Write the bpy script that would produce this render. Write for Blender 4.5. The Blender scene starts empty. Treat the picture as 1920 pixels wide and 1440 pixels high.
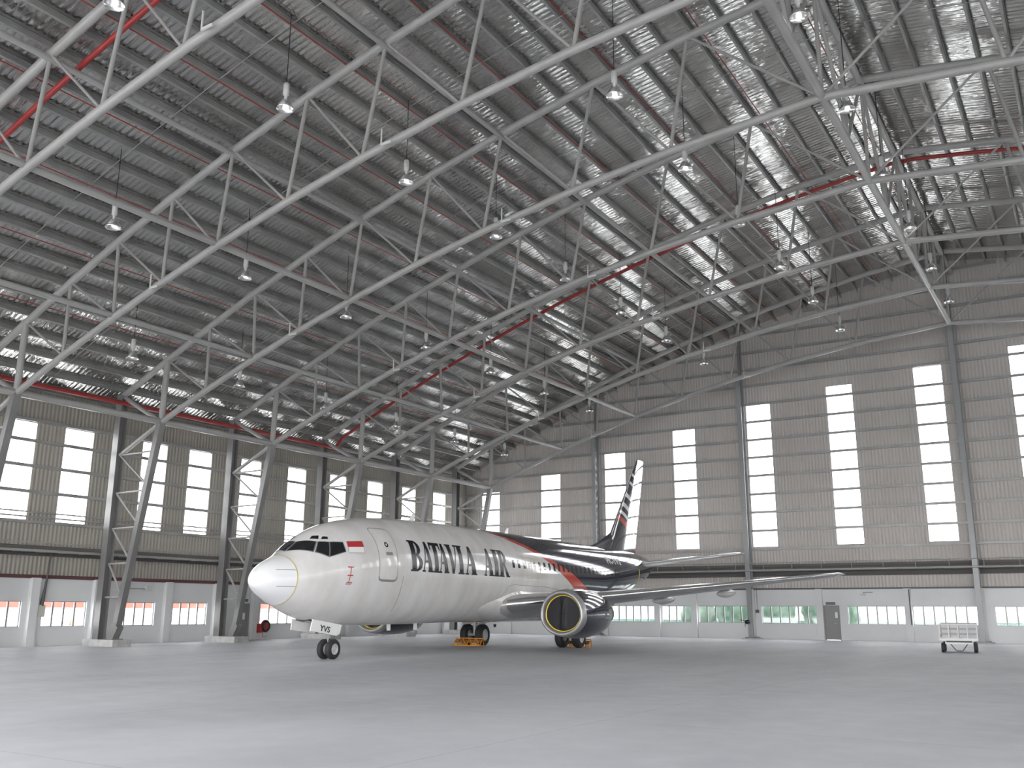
import bpy, math, random
import numpy as np
from mathutils import Vector, Matrix
R = random.Random(7)
PI = math.pi
SC = bpy.context.scene
COL = SC.collection

# ------------------------------------------------------------------ camera
CAM_H, YAW, PITCH, ROLL, FPX = 1.722, -0.5567, 0.2359, 0.0045, 1760.6
f = Vector((math.sin(YAW)*math.cos(PITCH), math.cos(YAW)*math.cos(PITCH), math.sin(PITCH)))
r0 = Vector((math.cos(YAW), -math.sin(YAW), 0)); u0 = r0.cross(f)
rv = r0*math.cos(ROLL)+u0*math.sin(ROLL); uv = -r0*math.sin(ROLL)+u0*math.cos(ROLL)
cam = bpy.data.cameras.new('camera'); co = bpy.data.objects.new('camera', cam); COL.objects.link(co)
co.matrix_world = Matrix(((rv.x, uv.x, -f.x, 0), (rv.y, uv.y, -f.y, 0), (rv.z, uv.z, -f.z, CAM_H), (0, 0, 0, 1)))
cam.sensor_width = 36; cam.lens = 36*FPX/1920; cam.clip_end = 600; cam.clip_start = .1
SC.camera = co
# ------------------------------------------------------------------ world (bright overcast sky), exposure
W = bpy.data.worlds.new('world'); SC.world = W; W.use_nodes = True
nt = W.node_tree; nt.nodes.clear()
bg = nt.nodes.new('ShaderNodeBackground'); out = nt.nodes.new('ShaderNodeOutputWorld')
tc = nt.nodes.new('ShaderNodeTexCoord'); sx = nt.nodes.new('ShaderNodeSeparateXYZ'); rp = nt.nodes.new('ShaderNodeValToRGB')
nt.links.new(tc.outputs['Generated'], sx.inputs[0]); nt.links.new(sx.outputs['Z'], rp.inputs[0])
rp.color_ramp.elements[0].color = (1.0, .985, .985, 1); rp.color_ramp.elements[1].color = (.90, .93, 1.0, 1)
nt.links.new(rp.outputs[0], bg.inputs[0]); bg.inputs[1].default_value = 11.6
nt.links.new(bg.outputs[0], out.inputs[0])
SC.view_settings.view_transform = 'Standard'; SC.view_settings.look = 'None'
SC.view_settings.exposure = 0.0; SC.view_settings.gamma = 1; SC.view_settings.use_curve_mapping = False
SC.cycles.use_denoising = True
SC.cycles.max_bounces = 10; SC.cycles.diffuse_bounces = 6; SC.cycles.glossy_bounces = 4; SC.cycles.transparent_max_bounces = 12
SC.cycles.sample_clamp_indirect = 12

# ------------------------------------------------------------------ materials
def mat(name, col, rough=.5, metal=0., spec=.5, coat=0., emit=None):
    m = bpy.data.materials.new(name); m.use_nodes = True
    b = m.node_tree.nodes['Principled BSDF']
    b.inputs['Base Color'].default_value = (*col, 1); b.inputs['Roughness'].default_value = rough
    b.inputs['Metallic'].default_value = metal; b.inputs['Specular IOR Level'].default_value = spec
    b.inputs['Coat Weight'].default_value = coat; b.inputs['Coat Roughness'].default_value = .06
    return m
def N(m, t, **k):
    n = m.node_tree.nodes.new(t)
    for a, b in k.items(): setattr(n, a, b)
    return n
def L(m, a, b): m.node_tree.links.new(a, b)
def bsdf(m): return m.node_tree.nodes['Principled BSDF']
def noise_col(m, c1, c2, scale=(1, 1, 1), ns=1., detail=4, lo=.35, hi=.65, bump=0., rough=None):
    tc = N(m, 'ShaderNodeTexCoord'); mp = N(m, 'ShaderNodeMapping'); mp.inputs['Scale'].default_value = scale
    n = N(m, 'ShaderNodeTexNoise'); n.inputs['Scale'].default_value = ns; n.inputs['Detail'].default_value = detail
    rp = N(m, 'ShaderNodeValToRGB'); e = rp.color_ramp.elements
    e[0].position, e[1].position = lo, hi; e[0].color, e[1].color = (*c1, 1), (*c2, 1)
    L(m, tc.outputs['Object'], mp.inputs[0]); L(m, mp.outputs[0], n.inputs[0]); L(m, n.outputs[0], rp.inputs[0])
    L(m, rp.outputs[0], bsdf(m).inputs['Base Color'])
    if bump:
        bp = N(m, 'ShaderNodeBump'); bp.inputs['Strength'].default_value = bump; bp.inputs['Distance'].default_value = .02
        L(m, n.outputs[0], bp.inputs['Height']); L(m, bp.outputs[0], bsdf(m).inputs['Normal'])
    return rp
STEEL = mat('grey_painted_steel', (.31, .305, .295), .36); noise_col(STEEL, (.29, .285, .275), (.33, .325, .315), ns=.8)
GALV = mat('galvanised_steel', (.30, .30, .29), .45, .35); noise_col(GALV, (.27, .27, .265), (.33, .33, .32), ns=1.2)
DARK = mat('dark_steel', (.07, .07, .075), .5)
BLACK = mat('black_paint', (.012, .012, .016), .4)
RED = mat('red_fire_pipe_paint', (.30, .03, .028), .4)
MAROON = mat('maroon_flashing', (.10, .04, .045), .6)
CONC = mat('plinth_concrete', (.40, .40, .39), .8); noise_col(CONC, (.34, .34, .33), (.46, .46, .45), ns=3)
WHITEWALL = mat('white_plaster', (.74, .75, .74), .75); noise_col(WHITEWALL, (.60, .61, .61), (.66, .67, .67), ns=.35)
DOORM = mat('grey_door_paint', (.24, .235, .235), .5)
WINF = mat('window_aluminium', (.30, .31, .31), .4, .3)
CHROME = mat('chrome', (.8, .8, .8), .12, 1.)
LAMPG = mat('lamp_reflector_aluminium', (.86, .86, .85), .16, 1.)
LAMPB = mat('lamp_gear_box_grey', (.52, .52, .51), .5)
RUBBER = mat('tyre_rubber', (.018, .018, .020), .7)
HUB = mat('wheel_hub_grey', (.50, .50, .50), .4, .3)
YEL = mat('yellow_paint', (.62, .47, .05), .5)
ORANGE = mat('orange_chock_paint', (.62, .27, .03), .5)

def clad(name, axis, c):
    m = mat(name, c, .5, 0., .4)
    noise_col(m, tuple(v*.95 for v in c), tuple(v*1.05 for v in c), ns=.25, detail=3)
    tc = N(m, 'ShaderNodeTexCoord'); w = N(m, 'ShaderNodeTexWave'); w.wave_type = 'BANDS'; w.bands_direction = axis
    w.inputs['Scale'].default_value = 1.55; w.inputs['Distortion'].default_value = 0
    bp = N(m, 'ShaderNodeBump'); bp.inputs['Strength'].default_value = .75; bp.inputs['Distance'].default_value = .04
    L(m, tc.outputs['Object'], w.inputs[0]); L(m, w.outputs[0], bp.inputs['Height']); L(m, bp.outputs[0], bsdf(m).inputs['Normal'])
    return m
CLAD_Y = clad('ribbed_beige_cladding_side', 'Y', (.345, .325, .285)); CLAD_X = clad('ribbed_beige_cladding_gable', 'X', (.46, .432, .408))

def foil():
    m = mat('foil_insulation', (.63, .622, .61), .07, 1.)
    tc = N(m, 'ShaderNodeTexCoord')
    mp = N(m, 'ShaderNodeMapping'); mp.inputs['Scale'].default_value = (1.0, 10., 1.0)
    n = N(m, 'ShaderNodeTexNoise'); n.inputs['Scale'].default_value = 1.0; n.inputs['Detail'].default_value = 3.; n.inputs['Roughness'].default_value = .62
    L(m, tc.outputs['Object'], mp.inputs[0]); L(m, mp.outputs[0], n.inputs[0])
    n2 = N(m, 'ShaderNodeTexNoise'); n2.inputs['Scale'].default_value = 1.1; n2.inputs['Detail'].default_value = 2
    L(m, tc.outputs['Object'], n2.inputs[0])
    w = N(m, 'ShaderNodeTexWave'); w.wave_type = 'BANDS'; w.bands_direction = 'Y'; w.inputs['Scale'].default_value = 1.3
    w.inputs['Distortion'].default_value = .6; w.inputs['Detail'].default_value = 1
    L(m, tc.outputs['Object'], w.inputs[0])
    a = N(m, 'ShaderNodeMath', operation='MULTIPLY_ADD'); a.inputs[1].default_value = .7
    L(m, n2.outputs[0], a.inputs[0]); L(m, n.outputs[0], a.inputs[2])
    a2 = N(m, 'ShaderNodeMath', operation='MULTIPLY_ADD'); a2.inputs[1].default_value = .40
    L(m, w.outputs[0], a2.inputs[0]); L(m, a.outputs[0], a2.inputs[2])
    bp = N(m, 'ShaderNodeBump'); bp.inputs['Strength'].default_value = 1.; bp.inputs['Distance'].default_value = .036
    L(m, a2.outputs[0], bp.inputs['Height']); L(m, bp.outputs[0], bsdf(m).inputs['Normal'])
    return m
FOIL = foil()

def floor_mat():
    m = mat('power_floated_concrete', (.42, .42, .42), .6, 0, .16)
    rp = noise_col(m, (.385, .393, .412), (.46, .47, .49), scale=(1, .45, 1), ns=.3, detail=8, lo=.36, hi=.64)
    tc = N(m, 'ShaderNodeTexCoord')
    br = N(m, 'ShaderNodeTexBrick'); br.offset = 0.; br.inputs['Scale'].default_value = 1.
    br.inputs['Brick Width'].default_value = 7.15; br.inputs['Row Height'].default_value = 7.15; br.inputs['Mortar Size'].default_value = .014
    br.inputs['Color1'].default_value = br.inputs['Color2'].default_value = (1, 1, 1, 1); br.inputs['Mortar'].default_value = (.80, .80, .80, 1)
    mx = N(m, 'ShaderNodeMix', data_type='RGBA', blend_type='MULTIPLY'); mx.inputs[0].default_value = 1
    n2 = N(m, 'ShaderNodeTexNoise'); n2.inputs['Scale'].default_value = 1.6; n2.inputs['Detail'].default_value = 5
    rr = N(m, 'ShaderNodeMapRange'); rr.inputs[1].default_value = .3; rr.inputs[2].default_value = .7; rr.inputs[3].default_value = .50; rr.inputs[4].default_value = .72
    L(m, tc.outputs['Object'], br.inputs[0]); L(m, tc.outputs['Object'], n2.inputs[0]); L(m, n2.outputs[0], rr.inputs[0])
    L(m, rp.outputs[0], mx.inputs[6]); L(m, br.outputs[0], mx.inputs[7]); L(m, mx.outputs[2], bsdf(m).inputs['Base Color'])
    L(m, rr.outputs[0], bsdf(m).inputs['Roughness'])
    return m
FLOORM = floor_mat()

def glass(name, tint, tr):
    m = bpy.data.materials.new(name); m.use_nodes = True; t = m.node_tree; t.nodes.clear()
    o = t.nodes.new('ShaderNodeOutputMaterial'); a = t.nodes.new('ShaderNodeBsdfTransparent'); b = t.nodes.new('ShaderNodeBsdfTranslucent') if tr < .9 else t.nodes.new('ShaderNodeBsdfGlossy')
    if tr >= .9: b.inputs['Roughness'].default_value = .05
    mx = t.nodes.new('ShaderNodeMixShader'); a.inputs[0].default_value = (*tint, 1); b.inputs[0].default_value = (.9, .92, .92, 1)
    mx.inputs[0].default_value = 1-tr
    t.links.new(a.outputs[0], mx.inputs[1]); t.links.new(b.outputs[0], mx.inputs[2]); t.links.new(mx.outputs[0], o.inputs[0])
    return m
SKYPANEL = glass('translucent_wall_panel', (.96, .96, .96), .75)
GLASS = glass('window_glass', (.95, .96, .955), .93)

# ------------------------------------------------------------------ mesh builder
class MB:
    def __init__(s): s.v = []; s.f = []; s.sm = []
    def add(s, vs, fs, smooth=False):
        k = len(s.v); s.v += [tuple(p) for p in vs]; s.f += [tuple(k+i for i in q) for q in fs]; s.sm += [smooth]*len(fs); return s
    def box(s, x0, x1, y0, y1, z0, z1):
        return s.add([(x0,y0,z0),(x1,y0,z0),(x1,y1,z0),(x0,y1,z0),(x0,y0,z1),(x1,y0,z1),(x1,y1,z1),(x0,y1,z1)],
                     [(0,3,2,1),(4,5,6,7),(0,1,5,4),(1,2,6,5),(2,3,7,6),(3,0,4,7)])
    def frame(s, d, up):
        d = Vector(d).normalized(); up = Vector(up)
        if abs(d.dot(up)) > .98: up = Vector((1, 0, 0)) if abs(d.x) < .9 else Vector((0, 1, 0))
        a = d.cross(up).normalized(); return d, a, a.cross(d)
    def beam(s, p, q, w, h, up=(0, 0, 1)):
        p, q = Vector(p), Vector(q); d, a, b = s.frame(q-p, up)
        pr = [(-w/2,-h/2),(w/2,-h/2),(w/2,h/2),(-w/2,h/2)]
        return s.prism(p, q, pr, up)
    def prism(s, p, q, prof, up=(0, 0, 1)):
        p, q = Vector(p), Vector(q); d, a, b = s.frame(q-p, up); n = len(prof)
        vs = [p+a*x+b*y for x, y in prof]+[q+a*x+b*y for x, y in prof]
        fs = [(i, (i+1) % n, n+(i+1) % n, n+i) for i in range(n)]+[tuple(range(n-1, -1, -1)), tuple(range(n, 2*n))]
        return s.add(vs, fs)
    def tube(s, pts, r, n=10):
        pts = [Vector(p) for p in pts]; rings = []
        rr = r if isinstance(r, (list, tuple)) else [r]*len(pts)
        for i, p in enumerate(pts):
            d = (pts[min(i+1, len(pts)-1)]-pts[max(i-1, 0)])
            d, a, b = s.frame(d, (0, 0, 1) if abs(d.normalized().z) < .9 else (0, 1, 0))
            rings.append([p+(a*math.cos(2*PI*k/n)+b*math.sin(2*PI*k/n))*rr[i] for k in range(n)])
        vs = [v for g in rings for v in g]; m = len(pts)
        s.add(vs, [(i*n+k, i*n+(k+1) % n, (i+1)*n+(k+1) % n, (i+1)*n+k) for i in range(m-1) for k in range(n)], True)
        s.add(rings[0], [tuple(range(n-1, -1, -1))]); s.add(rings[-1], [tuple(range(n))]); return s
    def lathe(s, prof, axis='z', c=(0, 0, 0), n=24, close=False):
        vs = []
        for r, h in prof:
            for k in range(n):
                a = 2*PI*k/n; x, y = r*math.cos(a), r*math.sin(a)
                vs.append({'z': (c[0]+x, c[1]+y, c[2]+h), 'x': (c[0]+h, c[1]+x, c[2]+y), 'y': (c[0]+y, c[1]+h, c[2]+x)}[axis])
        m = len(prof); rg = range(m) if close else range(m-1)
        return s.add(vs, [(i*n+k, i*n+(k+1) % n, ((i+1) % m)*n+(k+1) % n, ((i+1) % m)*n+k) for i in rg for k in range(n)], True)
    def grid(s, rows, closed=False, smooth=True):
        n = len(rows[0]); m = len(rows); vs = [v for g in rows for v in g]
        kk = range(n) if closed else range(n-1)
        return s.add(vs, [(i*n+k, i*n+(k+1) % n, (i+1)*n+(k+1) % n, (i+1)*n+k) for i in range(m-1) for k in kk], smooth)
def obj(name, mb, m, parent=None, loc=None):
    me = bpy.data.meshes.new(name); me.from_pydata(mb.v, [], mb.f); me.update()
    me.polygons.foreach_set('use_smooth', mb.sm)
    if m: me.materials.append(m)
    o = bpy.data.objects.new(name, me); COL.objects.link(o)
    if parent: o.parent = parent
    if loc: o.location = loc
    return o
def tag(o, label=None, cat=None, group=None, kind=None):
    if label: o['label'] = label
    if cat: o['category'] = cat
    if group: o['group'] = group
    if kind: o['kind'] = kind
    return o
def empty(name, loc=(0, 0, 0), label=None, cat=None, group=None):
    o = bpy.data.objects.new(name, None); COL.objects.link(o); o.location = loc; o.empty_display_size = .3
    return tag(o, label, cat, group)
def struct(name, mb, m, parent=None):
    o = obj(name, mb, m, parent)
    if not parent: o['kind'] = 'structure'
    return o
def clone(root, loc=None):
    r = root.copy(); COL.objects.link(r)
    if loc: r.location = loc
    for c in list(root.children):
        d = c.copy(); COL.objects.link(d); d.parent = r
        for g in c.children:
            e = g.copy(); COL.objects.link(e); e.parent = d
    return r
ORD = ['first','second','third','fourth','fifth','sixth','seventh','eighth','ninth','tenth','eleventh','twelfth','thirteenth','fourteenth','fifteenth','sixteenth','seventeenth','eighteenth','nineteenth','twentieth','twenty-first','twenty-second','twenty-third','twenty-fourth','twenty-fifth','twenty-sixth','twenty-seventh','twenty-eighth','twenty-ninth','thirtieth','thirty-first','thirty-second','thirty-third','thirty-fourth','thirty-fifth','thirty-sixth','thirty-seventh','thirty-eighth','thirty-ninth','fortieth','forty-first','forty-second','forty-third','forty-fourth','forty-fifth','forty-sixth','forty-seventh','forty-eighth']

# ------------------------------------------------------------------ hangar dimensions
XL, YB, XC, YF = -41.93, 60.7, -5.95, -8.0       # side wall, gable wall, crown line, open front
XR = 2*XC-XL
BAY = 7.152; FY = [57.01-BAY*k for k in range(8)]  # frame planes, from the gable
def zt(x): d = abs(x-XC); return 22.2-.114*d-.0054*d*d          # top chord centre
def zbt(x): d = abs(x-XC); return 17.84-.0634*d-.00563*d*d      # bottom chord centre
def zroof(x): return zt(x)+.62

# floor and ground outside
struct('floor', MB().box(XL-.2, XR+.2, YF, YB+.2, -.3, 0), FLOORM)
APRON = mat('outdoor_concrete', (.52, .52, .50), .8); noise_col(APRON, (.48, .48, .46), (.56, .56, .54), ns=.2)
struct('ground_outside', MB().box(-240, 240, -200, 260, -.6, -.32), APRON)
# ceiling: one arched sheet with foil under it
xs = [XL-.1+(XR-XL+.2)*i/96 for i in range(97)]
cb = MB(); cb.grid([[(x, YF, zroof(x)), (x, YB+.1, zroof(x))] for x in xs])
cb.grid([[(x, YB+.1, zroof(x)+.14), (x, YF, zroof(x)+.14)] for x in xs])
cb.add([(x, y, zroof(x)+dz) for y in (YF, YB+.1) for x in (xs[0], xs[-1]) for dz in (0, .14)], [(0, 1, 5, 4), (2, 6, 7, 3)])
struct('ceiling', cb, FOIL)

# ---- walls with strip windows
SIDE_Y = [-2.5, 1.2, 5.0, 8.7, 12.4, 16.2, 19.9, 23.58, 26.57, 30.97, 33.97, 37.68, 41.44, 45.18, 48.92, 52.66, 56.37]
SW, SZ0, SZ1 = 1.53, 5.66, 10.17
bk = lambda x: x*YB/60.5615
bkz = lambda z: CAM_H+(z-CAM_H)*YB/60.5615
GX0, GS, GW = bk(-40.357), bk(5.2868), bk(1.5943)
GZ0 = bkz(5.7506)
GTOP = [bkz(z) for z in (10.4745, 11.467, 12.7912, 13.957, 15.1607, 15.7547, 16.2938, 16.9088, 16.5, 15.9, 15.0, 13.6, 12.4)]
SIDE_LOW = [(-5.2, -3), (-1.8, .5), (1.9, 4.2), (5.3, 7.5), (9.0, 11.3), (12.4, 14.6), (16.1, 18.4), (19.5, 21.8), (23.1, 25.38), (26.41, 28.66), (30.28, 32.56), (33.69, 35.94), (39.84, 42.83), (44.6, 46.9), (48.0, 50.2), (51.7, 54.0), (55.1, 57.3)]
SLZ0, SLZ1 = .86, 2.01
q = YB/59.2
BACK_LOW = [(a*q, b*q) for a, b in [(-40.4, -37.2), (-36.5, -33.3), (-32.5, -29.6), (-28.8, -25.63), (-25.17, -23.1), (-22.6, -19.27), (-18.48, -15.11), (-13.3, -10.02), (-9.7, -6.33), (-5.47, -2.2), (-1.4, 1.9), (2.8, 6.1), (8, 11.3), (13, 16.3), (18, 21.3), (23, 26.3)]]
BLZ0, BLZ1 = .955, 2.03
BASE = 3.05

def wall_panels(axis, fixed, thick, lo, hi, holes, z0, ztop, step):
    """upright sheet made of panels around the openings; holes = [(a,b,zlo,zhi)]"""
    m = MB(); cuts = {lo, hi}
    for a, b, *_ in holes: cuts |= {a, b}
    k = lo
    while k < hi: cuts.add(round(k, 4)); k += step
    cuts = sorted(c for c in cuts if lo-1e-6 <= c <= hi+1e-6)
    def pan(a, b, z00, z01, z10, z11):
        P = lambda t, d, z: (fixed+d, t, z) if axis == 'y' else (t, fixed+d, z)
        vs = [P(a, 0, z00), P(b, 0, z10), P(b, 0, z11), P(a, 0, z01), P(a, thick, z00), P(b, thick, z10), P(b, thick, z11), P(a, thick, z01)]
        m.add(vs, [(0,1,2,3),(7,6,5,4),(0,4,5,1),(1,5,6,2),(2,6,7,3),(3,7,4,0)])
    for a, b in zip(cuts, cuts[1:]):
        if b-a < 1e-4: continue
        c = (a+b)/2; hs = sorted((z, w) for (s, e, z, w) in holes if s < c < e)
        z = z0
        for h0, h1 in hs:
            if h0 > z: pan(a, b, z, h0, z, h0)
            z = h1
        pan(a, b, z, ztop(a), z, ztop(b))
    return m
ZS = zroof(XL)+.1
side_holes = [(y, y+SW, SZ0, SZ1) for y in SIDE_Y]
back_holes = [(GX0+GS*i, GX0+GS*i+GW, GZ0, GTOP[i]) for i in range(13)]
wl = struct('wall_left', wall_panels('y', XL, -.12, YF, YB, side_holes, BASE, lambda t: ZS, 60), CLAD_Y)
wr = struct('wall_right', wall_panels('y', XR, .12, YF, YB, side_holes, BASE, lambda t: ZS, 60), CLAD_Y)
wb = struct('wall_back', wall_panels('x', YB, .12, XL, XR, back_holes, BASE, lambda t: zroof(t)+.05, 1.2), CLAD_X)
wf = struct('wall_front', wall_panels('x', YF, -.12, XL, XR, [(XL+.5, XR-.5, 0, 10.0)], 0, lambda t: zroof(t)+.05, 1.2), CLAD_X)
low = lambda L_, a, b: [(p, q_, a, b) for p, q_ in L_]
DOOR_S = (38.05, 38.98, 0, 2.0); DOOR_B = (-14.7*q, -13.77*q, 0, 2.06)
obj('masonry_base', wall_panels('y', XL+.04, -.22, YF, YB, low(SIDE_LOW, SLZ0, SLZ1)+[DOOR_S], 0, lambda t: BASE, 500), WHITEWALL, wl)
obj('masonry_base', wall_panels('y', XR-.04, .22, YF, YB, low(SIDE_LOW, SLZ0, SLZ1), 0, lambda t: BASE, 500), WHITEWALL, wr)
obj('masonry_base', wall_panels('x', YB-.04, .22, XL, XR, low(BACK_LOW, BLZ0, BLZ1)+[DOOR_B], 0, lambda t: BASE, 500), WHITEWALL, wb)
# pilasters, girts, flashing
for y in (19.6, 22.3, 25.83, 29.05, 33.2, 36.45, 39.25, 43.6, 47.4, 50.7, 54.6, 57.9):
    obj('pilaster', MB().box(XL+.03, XL+.30, y-.2, y+.2, 0, BASE), WHITEWALL, wl)
for x in (-36.9, -32.9, -29.2, -25.4, -22.85, -19.05, -14.9, -9.9, -6.1, -1.9):
    obj('pilaster', MB().box(x*q-.2, x*q+.2, YB-.24, YB-.03, 0, BASE), WHITEWALL, wb)
SG = [(5.57, .06), (5.80, .03), (6.02, .03), (6.95, .07), (8.13, .07), (9.3, .07), (10.27, .07), (11.3, .07)]
for z, hh in SG:
    g = MB(); g.box(XL+.01, XL+.13, YF, YB, z-hh, z+hh); g.box(XL+.13, XL+.15, YF, YB, z+hh*.5, z+hh*1.1)
    obj('girt', g, GALV, wl)
BG = [CAM_H+(z-CAM_H)*q for z in (5.48, 6.64, 7.80, 8.95, 10.13, 11.31, 12.46, 13.64, 14.8, 16.06, 17.14, 18.3, 19.45, 20.6, 21.75)]
for z in BG:
    d = (-.114+math.sqrt(.114**2+4*.0054*(22.6-z)))/(2*.0054) if z > ZS-.6 else XC-XL-.1
    x0 = max(XL+.1, XC-d+.15); x1 = min(XR-.1, XC+d-.15)
    g = MB(); g.box(x0, x1, YB-.13, YB-.01, z-.07, z+.07); g.box(x0, x1, YB-.15, YB-.13, z+.035, z+.08)
    obj('girt', g, GALV, wb)
obj('flashing', MB().box(XL+.02, XL+.16, YF, YB, BASE-.02, BASE+.14), MAROON, wl)
obj('flashing', MB().box(XL, XR, YB-.12, YB-.02, BASE-.02, BASE+.07), DARK, wb)
# louvre vent strip on the gable and on the side wall
LOUV = mat('louvre_grey', (.15, .145, .14), .6)
def louvre(parent, along, x0, x1, z0, z1):
    m = MB(); n = 5
    for i in range(n):
        z = z0+(z1-z0)*(i+.5)/n
        if along == 'x': m.add([(x0, YB-.16, z-.09), (x1, YB-.16, z-.09), (x1, YB-.03, z+.06), (x0, YB-.03, z+.06), (x0, YB-.15, z-.10), (x1, YB-.15, z-.10), (x1, YB-.02, z+.05), (x0, YB-.02, z+.05)], [(0,1,2,3),(7,6,5,4),(0,4,5,1),(2,6,7,3)])
        else: m.add([(XL+.16, x0, z-.09), (XL+.16, x1, z-.09), (XL+.03, x1, z+.06), (XL+.03, x0, z+.06), (XL+.15, x0, z-.10), (XL+.15, x1, z-.10), (XL+.02, x1, z+.05), (XL+.02, x0, z+.05)], [(0,3,2,1),(4,5,6,7),(0,1,5,4),(2,3,7,6)])
    obj('louvre', m, LOUV, parent)
louvre(wb, 'x', XL+.2, XR-.2, 3.86, 4.62)
louvre(wl, 'y', YF, YB-.1, 4.1, 4.5)

# ---- windows
def strip(n, axis, a, b, z0, z1, x):
    m = MB()
    if axis == 'y': m.box(x-.09, x-.07, a, b, z0, z1)
    else: m.box(a, b, x+.07, x+.09, z0, z1)
    return struct('window_%d' % n, m, SKYPANEL)
wn = 1
for y in SIDE_Y: strip(wn, 'y', y, y+SW, SZ0, SZ1, XL); wn += 1
for a, b, z0, z1 in back_holes: strip(wn, 'x', a, b, z0, z1, YB); wn += 1
for y in SIDE_Y: strip(wn, 'y', y, y+SW, SZ0, SZ1, XR+.16); wn += 1
def lowwin(n, axis, a, b, z0, z1, x, panes):
    T = (lambda u0, u1, w0, w1, c0, c1: (x+w0, x+w1, u0, u1, c0, c1)) if axis == 'y' else (lambda u0, u1, w0, w1, c0, c1: (u0, u1, x+w0, x+w1, c0, c1))
    m = MB(); fw = .035
    m.box(*T(a, b, -.04, .04, z0, z0+fw)); m.box(*T(a, b, -.04, .04, z1-fw, z1))
    m.box(*T(a, a+fw, -.04, .04, z0, z1)); m.box(*T(b-fw, b, -.04, .04, z0, z1))
    for i in range(1, panes):
        c = a+(b-a)*i/panes; m.box(*T(c-.04, c+.04, -.035, .035, z0, z1))
    w = struct('window_%d' % n, m, WINF)
    g = MB()
    g.box(*T(a, b, -.004, .004, z0, z1)); obj('glazing', g, GLASS, w)
    return w
for a, b in SIDE_LOW: lowwin(wn, 'y', a, b, SLZ0, SLZ1, XL-.08, 4); wn += 1
for a, b in BACK_LOW: lowwin(wn, 'x', a, b, BLZ0, BLZ1, YB+.08, max(4, round((b-a)/.56))); wn += 1
for a, b in SIDE_LOW: lowwin(wn, 'y', a, b, SLZ0, SLZ1, XR+.08, 4); wn += 1

# ---- doors
PANEL = mat('door_vision_panel', (.75, .8, .8), .1)
d1 = struct('door_1', MB().box(XL-.06, XL, DOOR_S[0]+.04, DOOR_S[1]-.04, .02, DOOR_S[3]-.03), DOORM)
fr = MB(); fr.box(XL-.1, XL+.07, DOOR_S[0], DOOR_S[0]+.05, 0, DOOR_S[3]); fr.box(XL-.1, XL+.07, DOOR_S[1]-.05, DOOR_S[1], 0, DOOR_S[3]); fr.box(XL-.1, XL+.07, DOOR_S[0], DOOR_S[1], DOOR_S[3]-.05, DOOR_S[3])
obj('door_frame', fr, DOORM, d1)
obj('vision_panel', MB().box(XL-.065, XL+.008, 38.55, 38.72, 1.12, 1.48), PANEL, d1)
obj('door_handle', MB().tube([(XL+.0, 38.2, 1.0), (XL+.06, 38.2, 1.0), (XL+.06, 38.34, 1.0)], .012), CHROME, d1)
d2 = struct('door_2', MB().box(DOOR_B[0]+.04, DOOR_B[1]-.04, YB, YB+.06, .02, DOOR_B[3]-.03), DOORM)
fr = MB(); fr.box(DOOR_B[0], DOOR_B[0]+.05, YB-.07, YB+.1, 0, DOOR_B[3]); fr.box(DOOR_B[1]-.05, DOOR_B[1], YB-.07, YB+.1, 0, DOOR_B[3]); fr.box(DOOR_B[0], DOOR_B[1], YB-.07, YB+.1, DOOR_B[3]-.05, DOOR_B[3])
obj('door_frame', fr, DOORM, d2)
xv = DOOR_B[0]+.66
obj('vision_panel', MB().box(xv, xv+.15, YB-.008, YB+.065, 1.32, 1.66), PANEL, d2)
obj('door_handle', MB().tube([(xv+.1, YB, 1.0), (xv+.1, YB-.06, 1.0), (xv-.05, YB-.06, 1.0)], .012), CHROME, d2)
SIGNM = mat('dark_sign_face', (.10, .12, .12), .4)
tag(obj('exit_sign', MB().box(XL+.045, XL+.12, 38.27, 38.78, 2.1, 2.25), SIGNM), 'small dark sign box above the grey door beside the plane nose', 'sign')
tag(obj('exit_sign', MB().box(-14.53*q, -13.99*q, YB-.13, YB-.045, 2.1, 2.26), SIGNM), 'small dark sign box above the grey door in the gable wall', 'sign')

# ------------------------------------------------------------------ arched lattice frames
BX = [-37.3, -34.35, -31.33, -28.6, -25.75, -22.35, -19.02, -15.1, -11.2, -5.95]
TX = [-37.22, -34.37, -31.5, -28.42, -25.25, -21.65, -18.2, -14.15, -10.4, -5.95]
BX = BX+[2*XC-x for x in BX[-2:-6:-1]]; TX = TX+[2*XC-x for x in TX[-2:-6:-1]]
XCOL = -40.35
FNAME = ['roof frame standing right against the gable wall', 'second arched roof frame counted from the gable wall', 'third arched roof frame counted from the gable wall',
         'fourth arched roof frame, its leg meeting the floor behind the plane nose', 'fifth arched roof frame, its leg on a plinth by the low windows',
         'sixth arched roof frame, its thick chord crossing over the plane', 'nearest arched roof frame crossing the top corner with thick tubes']
def hsec(m, p, q_, w, d, t=.03, up=(0, 1, 0)):
    prof = [(-w/2,-d/2),(w/2,-d/2),(w/2,-d/2+t),(t/2,-d/2+t),(t/2,d/2-t),(w/2,d/2-t),(w/2,d/2),(-w/2,d/2),(-w/2,d/2-t),(-t/2,d/2-t),(-t/2,-d/2+t),(-w/2,-d/2+t)]
    return m.prism(p, q_, prof, up)
SECTION = mat('column_grey_paint', (.165, .163, .162), .32); noise_col(SECTION, (.15, .148, .147), (.18, .178, .177), ns=.8)
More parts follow.
